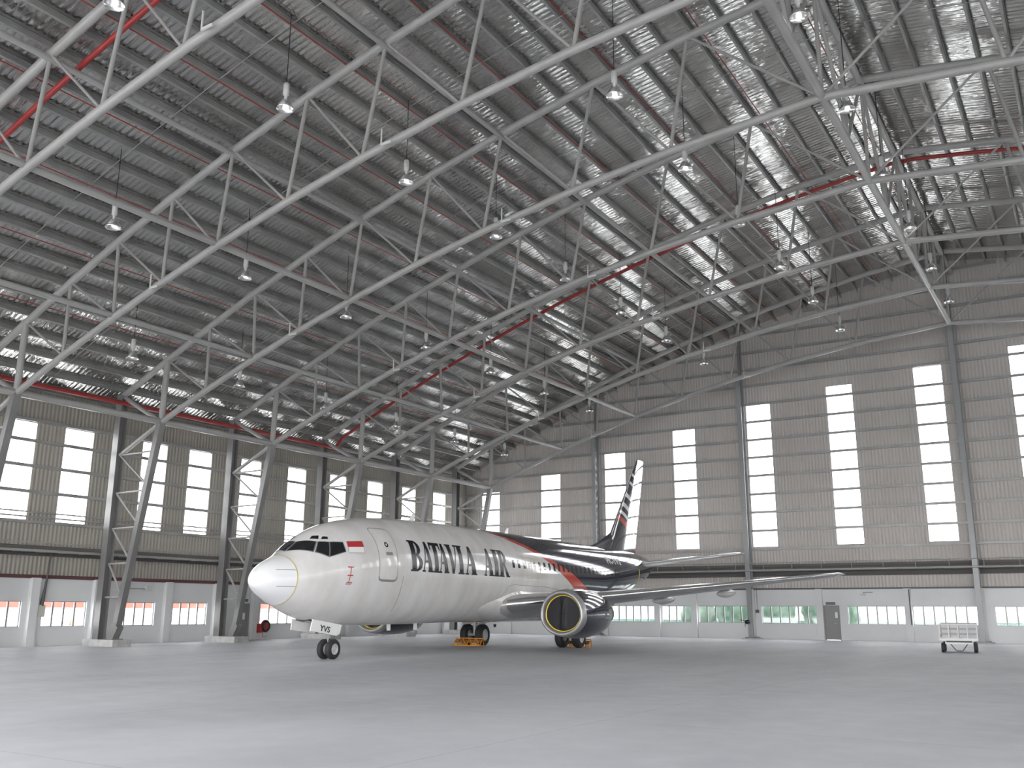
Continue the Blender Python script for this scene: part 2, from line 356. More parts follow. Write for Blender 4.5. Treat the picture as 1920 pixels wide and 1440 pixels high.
for k in range(7):
    y = FY[k]
    fr = empty('roof_frame', (XCOL, y, 0), 'grey steel '+FNAME[k], 'steel frame', 'arched lattice roof frames')
    O = Vector((XCOL, y, 0))
    P = lambda x, z: (x-XCOL, 0, z)
    b = [P(x, zbt(x)) for x in BX]; t = [P(x, zt(x)) for x in TX]
    knee = (-37.3, zbt(-37.3)); coltop = zt(XCOL)+.05
    obj('bottom_chord', MB().tube(b, .135, 12), STEEL, fr)
    obj('top_chord', MB().tube([P(XCOL, coltop)]+t, .15, 12), STEEL, fr)
    m = MB(); hsec(m, P(XCOL, .3), P(XCOL, coltop), .42, .42); obj('outer_column', m, SECTION, fr)
    m = MB(); m.beam(P(*knee), P(-39.1, .95), .30, .30, (0, 1, 0)); obj('inner_leg', m, SECTION, fr)
    m = MB(); m.prism(P(-39.0, .95), P(-39.35, .3), [(-.2,-.17),(.2,-.17),(.2,.17),(-.2,.17)], (0, 1, 0)); m.prism(P(-39.5, .3), P(-38.95, .3), [(-.28,0),(.28,0),(.28,.05),(-.28,.05)], (0, 0, 1)); obj('foot', m, SECTION, fr)
    m = MB(); m.box(-.55, 1.72, -.48, .5, 0, .3); obj('plinth', m, CONC, fr)
    for i in range(len(BX)):
        obj('post', MB().tube([b[i], t[i]], .07 if i else .14, 8), STEEL, fr)
        if i+1 < len(BX):
            i0, i1 = (i, i+1) if i < 9 else (i+1, i)
            obj('brace', MB().tube([t[i0], b[i1]], .05, 8), STEEL, fr)
    legx = lambda z: -39.1+(knee[0]+39.1)*(z-.95)/(knee[1]-.95)
    ci = XCOL+.2
    obj('knee_brace', MB().tube([P(*knee), P(ci, 8.95)], .10, 8), STEEL, fr)
    obj('knee_brace', MB().tube([P(*knee), P(XCOL+.1, coltop-.1)], .11, 8), STEEL, fr)
    for z in (8.95, 7.1, 5.4, 3.75, 2.2):
        obj('lacing_bar', MB().tube([P(ci, z), P(legx(z), z+.02)], .05, 6), STEEL, fr)
        if z > 3: obj('lacing_bar', MB().tube([P(ci, z), P(legx(z-1.6), z-1.6)], .05, 6), STEEL, fr)
    for xx in (-18.0, -28.9):
        m = MB(); zz = zbt(xx); m.box(xx-XCOL-.02, xx-XCOL+.02, -.3, -.26, zz-.1, zz+.4); m.box(xx-XCOL-.02, xx-XCOL+.4, -.3, -.26, zz-.18, zz-.1); obj('splice_bracket', m, LAMPB, fr)

# ---- longitudinal members
def longit(name, x, z, r, label, cat, y0=FY[6]-6, y1=FY[0]+.05, m=STEEL, group=None, n=10):
    return tag(obj(name, MB().tube([(x, y0, z), (x, y1, z)], r, n), m), label, cat, group)
longit('tie_beam', -37.3, zbt(-37.3)+.02, .15, 'thick grey tube joining the frame knees above the side windows', 'steel beam', group='longitudinal steel tubes')
longit('tie_beam', BX[2], zbt(BX[2])+.08, .11, 'grey tube along the lower chords, second row above the frame knees', 'steel beam', group='longitudinal steel tubes')
longit('tie_beam', BX[4], zbt(BX[4])+.08, .12, 'grey tube along the lower chords, halfway up the arch', 'steel beam', group='longitudinal steel tubes')
longit('tie_beam', TX[4], zt(TX[4])-.15, .105, 'grey tube along the upper chords, halfway up the arch', 'steel beam', group='longitudinal steel tubes')
longit('tie_beam', TX[6], zt(TX[6])-.15, .10, 'grey tube along the upper chords, nearer the crown', 'steel beam', group='longitudinal steel tubes')
longit('eaves_beam', XCOL-.35, zt(XCOL)-.2, .12, 'grey eaves tube along the top of the side wall columns', 'steel beam', group='longitudinal steel tubes')
cg = empty('crown_girder', (XC, FY[0], 0), 'lattice girder running along the crown of the roof to the gable wall', 'steel girder')
RC = lambda y, z: (0, y-FY[0], z)
obj('bottom_chord', MB().tube([RC(FY[6]-4, 17.86), RC(FY[0]+.05, 17.86)], .14, 12), STEEL, cg)
obj('top_chord', MB().tube([RC(FY[6]-4, 21.98), RC(YB-.15, 21.98)], .13, 12), STEEL, cg)
for k in range(6):
    ya, yb_ = FY[k], FY[k+1]; ym = (ya+yb_)/2
    for a_, b_ in (((ya, 22.1), (ym, 17.95)), ((ym, 17.95), (yb_, 22.1)), ((ym, 17.95), (ym, 22.1))):
        obj('brace', MB().tube([RC(*a_), RC(*b_)], .07, 8), STEEL, cg)
# ---- purlins
prof = [(-.035,-.14),(.05,-.14),(.05,-.115),(-.01,-.115),(-.01,.115),(.05,.115),(.05,.14),(-.035,.14)]
pi = 0; x = XL+.35
while x < 9.4:
    z = zroof(x)-.16; sl = (zroof(x+.01)-zroof(x-.01))/.02; up = Vector((-sl, 0, 1)).normalized()
    m = MB(); m.prism((0, 0, 0), (0, YB-.15-FY[6]+9, 0), prof, up)
    o = obj('roof_purlin', m, GALV, None, (x, FY[6]-9, z))
    tag(o, 'grey steel roof purlin under the foil, %s row up from the side wall' % ORD[pi], 'purlin', 'roof purlins')
    pi += 1; x += 1.075
# ---- sag rods (thin transverse tubes half way between frames)
for i, y in enumerate([54.3, 47.3, 41.1, 32.0, 24.7, 18.7]):
    pts = [(xx, y, zt(xx)+.292) for xx in np.linspace(XL+.6, 10, 46)]
    tag(obj('sag_rod', MB().tube(pts, .017, 6), GALV), 'thin pale rod tying the purlins together in the %s bay from the gable wall' % ORD[i], 'rod', 'sag rods between the purlins')
# ---- fire pipes
for i, x in enumerate([-36.4, -33.1, -29.75, -26.55, -23.25, -19.95, -16.65, -13.35, -10.0, -6.7]):
    longit('sprinkler_pipe', x, zt(x)+.24, .021, 'thin red sprinkler pipe below the purlins, %s row up from the side wall' % ORD[i], 'pipe', y1=YB-.2, m=RED, group='red sprinkler pipes', n=8)
def cross_main(y, label):
    pts = [(xx, y, zt(xx)+.1) for xx in np.linspace(-39.9, 10, 56)]
    tag(obj('fire_main', MB().tube([(-40.45, y, 11.62)]+pts, .095, 10), RED), label, 'pipe', 'red fire mains')
cross_main(15.05, 'thick red fire main rising along the nearest roof frame')
cross_main(43.9, 'red fire main climbing across the roof above the plane')
tag(obj('fire_main', MB().tube([(-40.0, 6, 11.5), (-40.0, 43.9, 11.5)], .11, 10), RED), 'dark red fire main running along the eaves over the side wall', 'pipe', 'red fire mains')

# ---- castellated gable columns
WEBM = mat('column_web_gloss_paint', (.24, .24, .243), .16, 0, .6)
KCOL = mat('gable_column_paint', (.27, .28, .285), .3)
def castellated(x, ztop, label):
    kk = (YB-.5)/57.01; x *= kk; ztop = CAM_H+(ztop-CAM_H)*kk
    c = empty('castellated_column', (x, YB-.5, 0), label, 'column', 'gable columns with pierced webs')
    d, w, t = .62, .30, .03
    m = MB(); m.box(-w/2, w/2, -d/2, -d/2+t, .1, ztop); m.box(-w/2, w/2, d/2-t, d/2, .1, ztop); obj('flange', m, KCOL, c)
    m = MB(); h = .55; n = int((ztop-.2)/h); iy = d/2-t
    for i in range(n):
        z0 = .15+i*h; zc = z0+h/2
        hx = [(-.20, 0), (-.10, .17), (.10, .17), (.20, 0), (.10, -.17), (-.10, -.17)]
        ot = [(-iy, 0), (-iy, h/2), (iy, h/2), (iy, 0), (iy, -h/2), (-iy, -h/2)]
        for sx_ in (-.012, .012):
            vs = [(sx_, a, zc+b) for a, b in ot]+[(sx_, a, zc+b) for a, b in hx]
            fs = [(j, (j+1) % 6, 6+(j+1) % 6, 6+j) for j in range(6)]
            m.add(vs, fs if sx_ > 0 else [tuple(reversed(g)) for g in fs])
        vs = [(s_, a, zc+b) for s_ in (-.012, .012) for a, b in hx]
        m.add(vs, [(j, (j+1) % 6, 6+(j+1) % 6, 6+j) for j in range(6)])
    obj('web', m, WEBM, c)
    m = MB(); m.box(-.09, .09, .1, .3, ztop, zroof(x)-.35); obj('upper_post', m, SECTION, c)
    m = MB(); m.box(-.34, .34, -.42, .42, .06, .12); obj('base_plate', m, SECTION, c)
    m = MB(); m.box(-.5, .5, -.6, .6, 0, .06); obj('plinth', m, CONC, c)
    return c
castellated(-28.75, zbt(-28.75)-.15, 'tall pierced steel column on the gable wall behind the tail fin')
castellated(-18.45, zbt(-18.45)-.15, 'tall pierced steel column on the gable wall beyond the wing tip')
castellated(XC, zbt(XC)-.15, 'tall steel column on the gable wall under the roof crown behind the trolley')
# ---- horizontal wind girders (lattice seen edge on) along both walls
wg = empty('wind_girder', (-22, YB-1, 4.2), 'shallow lattice wind girder along the gable wall above the white base', 'steel girder')
WG = lambda x, y, z: (x+22, y-YB+1, z-4.2)
obj('front_chord', MB().tube([WG(XL+1.5, YB-.95, 4.21), WG(8, YB-.95, 4.21)], .055, 8), STEEL, wg)
obj('rear_chord', MB().tube([WG(XL+1.5, YB-.3, 4.2), WG(8, YB-.3, 4.2)], .045, 8), STEEL, wg)
obj('handrail', MB().tube([WG(XL+1.5, YB-.95, 4.68), WG(8, YB-.95, 4.68)], .025, 8), STEEL, wg)
m = MB(); xx = -40.0
while xx < 7: m.tube([WG(xx, YB-.95, 4.21), WG(xx+.55, YB-.3, 4.2), WG(xx+1.1, YB-.95, 4.21)], .025, 5); xx += 1.1
obj('lacing', m, GALV, wg)
m = MB(); xx = -40.0
while xx < 7: m.tube([WG(xx, YB-.95, 4.21), WG(xx, YB-.95, 4.68)], .02, 5); xx += 1.8
obj('upright', m, STEEL, wg)['kind'] = 'stuff'
wg = empty('wind_girder', (XL+1, 30, 4.2), 'shallow lattice wind girder along the side wall above the white base', 'steel girder')
WG = lambda x, y, z: (x-XL-1, y-30, z-4.2)
obj('front_chord', MB().tube([WG(XL+1.1, 0, 4.22), WG(XL+1.1, 57, 4.22)], .06, 8), STEEL, wg)
obj('handrail', MB().tube([WG(XL+1.1, 0, 4.6), WG(XL+1.1, 57, 4.6)], .022, 8), STEEL, wg)
m = MB(); yy = 2.
while yy < 56: m.tube([WG(XL+1.1, yy, 4.2), WG(XL+.2, yy+.55, 4.2), WG(XL+1.1, yy+1.1, 4.2)], .025, 5); yy += 1.1
obj('lacing', m, GALV, wg)

# ------------------------------------------------------------------ high bay lamps
lamp0 = empty('high_bay_lamp', (0, 0, 0))
BULB = mat('lit_lamp_bulb', (.9, .9, .88), .15); bsdf(BULB).inputs['Emission Color'].default_value = (1, .98, .94, 1); bsdf(BULB).inputs['Emission Strength'].default_value = 9.0
o_ = MB().lathe([(.05, .30), (.10, .27), (.17, .17), (.235, .05), (.262, -.02), (.268, -.06), (.255, -.055), (.225, .05), (.16, .165), (.09, .25), (.0, .26)], n=20)
obj('reflector', o_, LAMPG, lamp0)
obj('gear_box', MB().lathe([(0, .30), (.05, .31), (.05, .40), (.095, .43), (.095, .80), (.06, .83), (0, .83)], n=14), LAMPB, lamp0)
obj('bulb', MB().lathe([(0, -.03), (.04, -.01), (.06, .05), (.05, .13), (.03, .22), (0, .24)], n=12), BULB, lamp0)
wire0 = obj('suspension_wire', MB().tube([(0, 0, 0), (0, 0, 1)], .014, 6), BLACK, lamp0, (0, 0, .82))
LC = [(-34.5, 12.2), (-27.85, 14.6), (-19.8, 16.75), (-11.46, 17.65), (-5.6, 18.35)]
first = True
for i in range(8):
    y = 54.5-6*i
    for j, (x, z) in enumerate(LC):
        if (i == 6 and j in (0, 3, 4)) or (i == 7 and j != 2): continue
        l = lamp0 if first else clone(lamp0); first = False
        l.location = (x, y, z)
        for c in l.children:
            if c.name.startswith('suspension'): c.scale = (1, 1, zroof(x)-.2-z-.82)
        tag(l, 'hanging bell lamp, %s from the side wall in the %s row from the gable wall' % (ORD[j], ORD[i]), 'lamp', 'hanging bell lamps')

# ------------------------------------------------------------------ wall fittings
hr = empty('hose_reel', (XL+.33, 39.85, .75), 'red fire hose reel on the white side wall below the plane nose', 'hose reel')
obj('drum', MB().lathe([(0, .10), (.10, .10), (.30, .12), (.36, .16), (.36, .20), (.30, .23), (.06, .27), (0, .27)], 'x', n=24), RED, hr)
obj('hose', MB().lathe([(.20, .24), (.27, .31), (.34, .24), (.27, .18)], 'x', n=24, close=True), BLACK, hr)
obj('box', MB().box(0, .22, -.48, -.2, -.36, .12), RED, hr)
obj('pipe', MB().tube([(.1, -.1, -.36), (.1, -.1, -.6), (.1, .18, -.6), (.1, .18, -.36)], .02), GALV, hr)
cbx = empty('control_box', (XL+.06, 26.3, 1.6), 'cream control box with thick cable on the white side wall', 'control box')
obj('housing', MB().box(0, .16, -.22, .14, -.3, .25), mat('cream_box', (.55, .55, .48), .5), cbx)
obj('cable', MB().tube([(.09, -.02, .2), (.2, 0, 1.2), (.2, .1, 2.6)], [.09, .05, .03], 8), DARK, cbx)
obj('conduit', MB().tube([(.03, -.45, 1.3), (.03, -.5, -.75)], .018, 6), DARK, cbx)
for y_, lb in ((31.9, 'small bracket flood lamp on the white side wall above the red banded window'),):
    fl = empty('flood_lamp', (XL+.05, y_, 2.72), lb, 'wall lamp')
    obj('bracket', MB().tube([(0, -.9, -.05), (.12, -.9, -.05), (.12, -.12, -.05)], .015, 6), DARK, fl)
    obj('head', MB().box(.02, .22, -.12, .2, -.14, .14), LAMPB, fl)
fl = empty('flood_lamp', (-12.3*q, YB-.05, 2.78), 'small bracket flood lamp on the white gable wall right of the grey door'.replace('right of', 'near'), 'wall lamp')
obj('bracket', MB().tube([(.5, 0, .05), (.5, -.2, .05), (0, -.2, .05), (0, -.2, -.02)], .015, 6), DARK, fl)
obj('head', MB().box(-.16, .12, -.28, -.12, -.14, -.02), LAMPB, fl)
dp = empty('conduit_drop', (-19.2, YB-.06, 0), 'grey conduit dropping to a switch box beside the pierced column', 'conduit')
obj('conduit', MB().tube([(0, -.02, 1.75), (0, -.02, 3.9)], .025, 6), GALV, dp); obj('switch_box', MB().box(-.1, .1, -.1, 0, 1.6, 1.78), DARK, dp)
dp = empty('conduit_drop', (-10.02, YB-.16, 0), 'dark conduit dropping from the cladding beside the gable window', 'conduit')
obj('conduit', MB().tube([(0, -.12, 3.0), (0, -.12, .95)], .03, 6), DARK, dp)
hv = empty('hose_valve', (-19.6, YB-.98, 1.05), 'black hose valve hung on the pierced column beyond the wing', 'valve')
obj('body', MB().lathe([(0, -.16), (.12, -.14), (.16, 0), (.1, .14), (0, .16)], 'x', n=12), BLACK, hv); obj('spout', MB().tube([(-.12, 0, .05), (-.4, 0, .12)], .03, 6), BLACK, hv); obj('nozzle', MB().tube([(-.15, 0, -.1), (-.17, 0, -.3)], .02, 6), BLACK, hv)

# ------------------------------------------------------------------ airliner (local x = aft of nose, y = starboard, z = up)
AX, AY, ATH = -23.44, 21.818, 1.6206
air = empty('airliner', (AX, AY, 0), 'white and navy twin engined airliner parked nose first in the hangar', 'airplane')
air.rotation_euler = (0, 0, ATH)
ST = [(0,2.67,2.59,.04,2.63),(.06,2.82,2.44,.19,2.63),(.2,2.96,2.32,.35,2.63),(.45,3.15,2.16,.55,2.63),(.8,3.32,1.99,.76,2.66),
(1.2,3.48,1.81,.96,2.71),(1.6,3.68,1.65,1.14,2.78),(2.0,3.96,1.50,1.30,2.86),(2.5,4.28,1.36,1.46,2.95),(3.0,4.53,1.26,1.58,3.03),(3.6,4.74,1.19,1.69,3.11),(4.4,4.92,1.15,1.79,3.18),(5.4,5.07,1.14,1.86,3.23),(6.6,5.16,1.14,1.88,3.25),(8.5,5.23,1.15,1.88,3.25),(11,5.27,1.18,1.88,3.25),
(21.0,5.28,1.2,1.88,3.25),(24.0,5.27,1.27,1.87,3.28),(26,5.26,1.55,1.82,3.42),(28,5.25,1.98,1.70,3.62),(30,5.24,2.48,1.50,3.85),(32,5.20,3.02,1.20,4.10),(33.5,5.10,3.45,.90,4.28),(34.6,4.98,3.83,.60,4.40),(35.2,4.85,4.15,.36,4.50),(35.4,4.66,4.42,.12,4.54)]
SX = [a[0] for a in ST]
def _sl(c, j):
    if j <= 0: return (ST[1][c]-ST[0][c])/(SX[1]-SX[0])
    if j >= len(ST)-1: return (ST[-1][c]-ST[-2][c])/(SX[-1]-SX[-2])
    a = (ST[j][c]-ST[j-1][c])/(SX[j]-SX[j-1]); b = (ST[j+1][c]-ST[j][c])/(SX[j+1]-SX[j])
    return 0 if a*b <= 0 else 2*a*b/(a+b)
def fus(s):
    i = 0
    while i < len(ST)-2 and SX[i+1] < s: i += 1
    h = SX[i+1]-SX[i]; t = (s-SX[i])/h; o = []
    for c in range(1, 5):
        y0, y1 = ST[i][c], ST[i+1][c]; m0, m1 = _sl(c, i)*h, _sl(c, i+1)*h
        o.append((2*t**3-3*t*t+1)*y0+(t**3-2*t*t+t)*m0+(-2*t**3+3*t*t)*y1+(t**3-t*t)*m1)
    return o
def fpt(s, a, off=0.):
    """point on the skin: a measured from port (+t) upwards; returns local xyz"""
    zt_, zb_, w, zm = fus(s); c, si = math.cos(a), math.sin(a); h = (zt_-zm) if si >= 0 else (zm-zb_)
    nx, nz = c*h, si*w; l = math.hypot(nx, nz) or 1
    return Vector((s, -(w*c+off*nx/l), zm+h*si+off*nz/l))
def ang(s, t, z):
    zt_, zb_, w, zm = fus(s); h = (zt_-zm) if z >= zm else (zm-zb_)
    return math.atan2((z-zm)/h, t/w)
def ang_side(s, z, port=True):
    zt_, zb_, w, zm = fus(s); h = (zt_-zm) if z >= zm else (zm-zb_)
    a = math.asin(max(-1, min(1, (z-zm)/h)))
    return a if port else PI-a
def sp_(s, z, off=0., port=True): return fpt(s, ang_side(s, z, port), off)

def livery():
    m = mat('airliner_paint', (.8, .8, .8), .10, 0, .5, .3); bsdf(m).inputs['Coat Roughness'].default_value = .02
    tc = N(m, 'ShaderNodeTexCoord'); sep = N(m, 'ShaderNodeSeparateXYZ'); L(m, tc.outputs['Object'], sep.inputs[0])
    def curve(pts):
        mr = N(m, 'ShaderNodeMapRange'); mr.inputs[1].default_value = 1.0; mr.inputs[2].default_value = 5.5
        fc = N(m, 'ShaderNodeFloatCurve'); L(m, sep.outputs['Z'], mr.inputs[0]); L(m, mr.outputs[0], fc.inputs['Value'])
        c = fc.mapping.curves[0]; pts = sorted(((z-1.0)/4.5, s/40) for z, s in pts)
        c.points[0].location = pts[0]; c.points[1].location = pts[-1]
        for q_ in pts[1:-1]: c.points.new(*q_)
        for p_ in c.points: p_.handle_type = 'AUTO_CLAMPED'
        fc.mapping.update()
        mu = N(m, 'ShaderNodeMath', operation='MULTIPLY'); mu.inputs[1].default_value = 40; L(m, fc.outputs[0], mu.inputs[0])
        g = N(m, 'ShaderNodeMath', operation='GREATER_THAN'); L(m, sep.outputs['X'], g.inputs[0]); L(m, mu.outputs[0], g.inputs[1])
        return g
    e1 = curve([(5.5, 12.3), (5.04, 13.9), (4.81, 14.7), (4.32, 16.6), (4.18, 17.05), (3.51, 18.75), (2.85, 20.25), (1.0, 24.3)])
    e2 = curve([(5.5, 12.6), (5.04, 14.5), (4.81, 15.45), (4.38, 17.05), (3.93, 18.6), (3.56, 19.95), (2.93, 21.6), (1.0, 26.2)])
    n = N(m, 'ShaderNodeTexNoise'); mp = N(m, 'ShaderNodeMapping'); mp.inputs['Scale'].default_value = (1.4, .8, .5); n.inputs['Scale'].default_value = 1.; n.inputs['Detail'].default_value = 6
    L(m, tc.outputs['Object'], mp.inputs[0]); L(m, mp.outputs[0], n.inputs[0])
    rp = N(m, 'ShaderNodeValToRGB'); rp.color_ramp.elements[0].position = .33; rp.color_ramp.elements[1].position = .62
    rp.color_ramp.elements[0].color = (.60, .585, .565, 1); rp.color_ramp.elements[1].color = (.70, .69, .68, 1); L(m, n.outputs[0], rp.inputs[0])
    def mix(fac, a, b):
        x = N(m, 'ShaderNodeMix', data_type='RGBA'); L(m, fac, x.inputs[0])
        for i, v in ((6, a), (7, b)):
            if isinstance(v, tuple): x.inputs[i].default_value = (*v, 1)
            else: L(m, v, x.inputs[i])
        return x.outputs[2]
    c = mix(e1.outputs[0], rp.outputs[0], (.50, .055, .035)); c = mix(e2.outputs[0], c, (.012, .014, .032))
    lt = N(m, 'ShaderNodeMath', operation='LESS_THAN'); lt.inputs[1].default_value = 2.45; L(m, sep.outputs['Z'], lt.inputs[0])
    gx = N(m, 'ShaderNodeMath', operation='GREATER_THAN'); gx.inputs[1].default_value = 19.5; L(m, sep.outputs['X'], gx.inputs[0])
    an = N(m, 'ShaderNodeMath', operation='MULTIPLY'); L(m, lt.outputs[0], an.inputs[0]); L(m, gx.outputs[0], an.inputs[1])
    lt2 = N(m, 'ShaderNodeMath', operation='LESS_THAN'); lt2.inputs[1].default_value = 28.5; L(m, sep.outputs['X'], lt2.inputs[0])
    an2 = N(m, 'ShaderNodeMath', operation='MULTIPLY'); L(m, an.outputs[0], an2.inputs[0]); L(m, lt2.outputs[0], an2.inputs[1])
    c = mix(an2.outputs[0], c, (.45, .45, .44))
    L(m, c, bsdf(m).inputs['Base Color'])
    return m
PAINT = livery()
RADOME = mat('radome_white', (.72, .73, .74), .3, 0, .5, .3)
NAVY = mat('navy_gloss_paint', (.012, .014, .032), .12, 0, .5, .8)
WINGM = mat('wing_grey_paint', (.42, .42, .41), .28, .25); noise_col(WINGM, (.38, .38, .37), (.47, .47, .46), ns=1.1)
BARE = mat('polished_leading_edge', (.72, .72, .71), .22, 1.)
LIPM = mat('engine_lip_metal', (.36, .36, .36), .42, .6)
PANE = mat('dark_window_glass', (.012, .013, .015), .06)
SEAM = mat('grey_panel_seam', (.22, .22, .21), .6)
SEAMY = mat('yellow_exit_outline', (.55, .47, .25), .6)
WHITEP = mat('white_gloss_paint', (.78, .78, .77), .25, 0, .5, .3)
GEARG = mat('gear_strut_grey', (.45, .45, .46), .35, .5)
BAY_ = mat('gear_bay_dark', (.05, .05, .05), .7)
FLAGR = mat('flag_red', (.45, .03, .035), .4)

SS = [.0, .015, .03, .06, .1, .15, .2, .28, .36, .45, .56, .68, .8, .93, 1.06, 1.15]
m = MB(); NS = 72
rows = [[fpt(s, 2*PI*k/NS) for k in range(NS)] for s in SS]
m.grid(rows, True); m.add(rows[0], [tuple(range(NS))], True); obj('radome', m, RADOME, air)
SF = [1.15, 1.25]+[1.4+.2*i for i in range(34)]+[8+.5*i for i in range(32)]+[24+.35*i for i in range(33)]+[35.4]
SF = sorted(set(round(s, 3) for s in SF if s <= 35.4))
rows = [[fpt(s, 2*PI*k/NS) for k in range(NS)] for s in SF]
m = MB(); m.grid(rows, True); m.add(rows[-1], [tuple(range(NS))], True); m.add(rows[0], [tuple(range(NS-1, -1, -1))], True)
obj('fuselage', m, PAINT, air)
m = MB(); m.grid([[fpt(1.12, 2*PI*k/NS, .006) for k in range(NS)], [fpt(1.16, 2*PI*k/NS, .006) for k in range(NS)]], True)
obj('radome_seam', m, mat('yellow_sealant', (.50, .46, .22), .6), air)
m = MB()
for zz in (2.95, 2.42):
    m.grid([[sp_(s, zz, .004) for s in np.linspace(.55, 1.12, 8)], [sp_(s, zz+.02, .004) for s in np.linspace(.55, 1.12, 8)]])
obj('lightning_strip', m, SEAM, air)

def patch(name, c, m_, off=.006, n=7, parent=air):
    """c: four (s,t,z) corners bl, br, tr, tl pressed onto the skin"""
    c = [Vector(p) for p in c]; rows = []
    for j in range(n+1):
        v = j/n; row = []
        for i in range(n+1):
            u = i/n; p = (c[0]*(1-u)+c[1]*u)*(1-v)+(c[3]*(1-u)+c[2]*u)*v
            row.append(fpt(p.x, ang(p.x, p.y, p.z), off))
        rows.append(row)
    return obj(name, MB().grid(rows), m_, parent)
def outline(pts, w, m_, name, off=.006, parent=air, closed=True, port=True):
    """flat band following a polyline of (s,z) on the port skin"""
    P_ = []; n = len(pts)
    for i in range(n if closed else n-1):
        a, b = pts[i], pts[(i+1) % n]; k = max(1, int(math.hypot(b[0]-a[0], b[1]-a[1])/.08))
        P_ += [(a[0]+(b[0]-a[0])*j/k, a[1]+(b[1]-a[1])*j/k) for j in range(k)]
    if not closed: P_.append(pts[-1])
    n = len(P_); rows = [[], []]
    for i in range(n):
        a = P_[(i-1) % n] if closed or i > 0 else P_[0]; b = P_[(i+1) % n] if closed or i < n-1 else P_[-1]
        dx, dz = b[0]-a[0], b[1]-a[1]; l = math.hypot(dx, dz) or 1
        for r_, sg in ((0, .5), (1, -.5)): rows[r_].append(sp_(P_[i][0]-dz/l*w*sg, P_[i][1]+dx/l*w*sg, off, port))
    if closed:
        for r_ in rows: r_.append(r_[0])
    return obj(name, MB().grid(rows, False, False), m_, parent)
def rrect(s0, s1, z0, z1, r, sk=0., n=4):
    o = []
    for cx, cz, a0 in ((s1-r, z0+r, -PI/2), (s1-r, z1-r, 0), (s0+r, z1-r, PI/2), (s0+r, z0+r, PI)):
        for i in range(n+1):
            a = a0+PI/2*i/n; z = cz+r*math.sin(a); o.append((cx+r*math.cos(a)+sk*(z-z0), z))
    return o
# flight deck glazing with its dark surround
def mir(c): return [(s, -t, z) for s, t, z in (c[1], c[0], c[3], c[2])]
W2 = [(1.50, .05, 3.60), (1.90, .84, 3.60), (2.22, .68, 3.95), (1.99, .04, 3.95)]
W4 = [(1.96, .92, 3.585), (2.27, 1.22, 3.45), (2.53, 1.0, 3.95), (2.27, .75, 3.94)]
W5 = [(2.32, 1.24, 3.45), (2.93, 1.40, 3.64), (2.97, 1.22, 3.95), (2.57, 1.02, 3.95)]
E1 = [(2.22, .40, 4.06), (2.36, .66, 4.05), (2.50, .56, 4.18), (2.38, .36, 4.18)]
E2 = [(2.42, .73, 4.05), (2.60, .90, 4.05), (2.66, .82, 4.15), (2.55, .69, 4.16)]
MASK = mat('cockpit_window_surround', (.13, .13, .135), .45)
for c in (W2, W4, W5):
    for cc in (c, mir(c)):
        ctr = sum((Vector(p) for p in cc), Vector())/4
        patch('window_surround', [ctr+(Vector(p)-ctr)*1.13 for p in cc], MASK, .004)
        patch('windshield_pane', cc, PANE, .010)
for c in (E1, E2):
    for cc in (c, mir(c)): patch('eyebrow_window', cc, PANE, .010)
# passenger door, exits
DP = [(4.42, 2.74), (5.44, 2.74), (5.44, 4.55), (4.42, 4.55)]
dr = outline(rrect(4.42, 5.42, 2.74, 4.58, .16), .028, SEAM, 'passenger_door')
outline(rrect(4.86, 5.0, 3.92, 4.06, .069), .05, PANE, 'door_window', .007, dr)
patch('door_handle', [(4.80, 1.75, 3.60), (5.16, 1.75, 3.60), (5.16, 1.7, 3.71), (4.80, 1.7, 3.71)], SEAM, .012, 4, dr)
outline([(4.42, 2.86), (4.46, 2.74), (4.6, 2.70), (5.25, 2.70), (5.38, 2.74), (5.43, 2.86)], .05, SEAM, 'door_sill', .009, dr, False)
for s0 in (15.35, 16.2): outline(rrect(s0, s0+.52, 3.1, 4.06, .08), .03, SEAMY, 'overwing_exit')
outline([(5.95, 1.62), (5.85, 2.1), (5.8, 2.5), (5.8, 2.9)], .03, SEAM, 'panel_seam', .006, air, False)
outline([(13.0, 1.75), (13.35, 2.3), (13.8, 2.72), (14.2, 2.80), (17.4, 2.76), (18.6, 2.68), (19.4, 2.5)], .02, SEAM, 'panel_seam', .006, air, False)
outline([(2.9, 2.55), (3.15, 2.55)], .03, SEAM, 'panel_seam', .006, air, False)
# flag
fl_ = patch('flag', [(3.08, 1.4, 3.81), (3.76, 1.55, 3.84), (3.80, 1.46, 4.05), (3.14, 1.28, 4.0)], FLAGR, .007)
patch('white_half', [(3.05, 1.49, 3.60), (3.74, 1.63, 3.63), (3.76, 1.55, 3.84), (3.08, 1.4, 3.81)], WHITEP, .007, 5, fl_)
outline([(3.05, 3.60), (3.74, 3.63), (3.80, 4.05), (3.14, 4.0)], .018, SEAM, 'border', .009, fl_)
# pitot and vane markings
mk = outline([(3.02, 2.60), (3.05, 2.85), (3.08, 3.12)], .03, FLAGR, 'probe_marking', .008, air, False)
for zz in (2.60, 2.84, 3.12): outline([(2.92, zz), (3.17, zz)], .035, FLAGR, 'probe', .014, mk, False)
# cabin windows (port side)
for i in range(41):
    s = 6.02+.508*i
    if s > 26.6 or 4.9 < s < 5.6: continue
    patch('cabin_window', [(s-.105, 1.85, 3.53), (s+.105, 1.85, 3.53), (s+.105, 1.79, 3.88), (s-.105, 1.79, 3.88)], PANE if s > 13.8 else mat('window_shade_%d' % i, (.66, .66, .66), .12) if i == 0 else bpy.data.materials['window_shade_0'], .005, 3)
outline([(30.2, 3.2), (30.2, 4.1)], .16, YEL, 'tail_marking', .008, air, False)

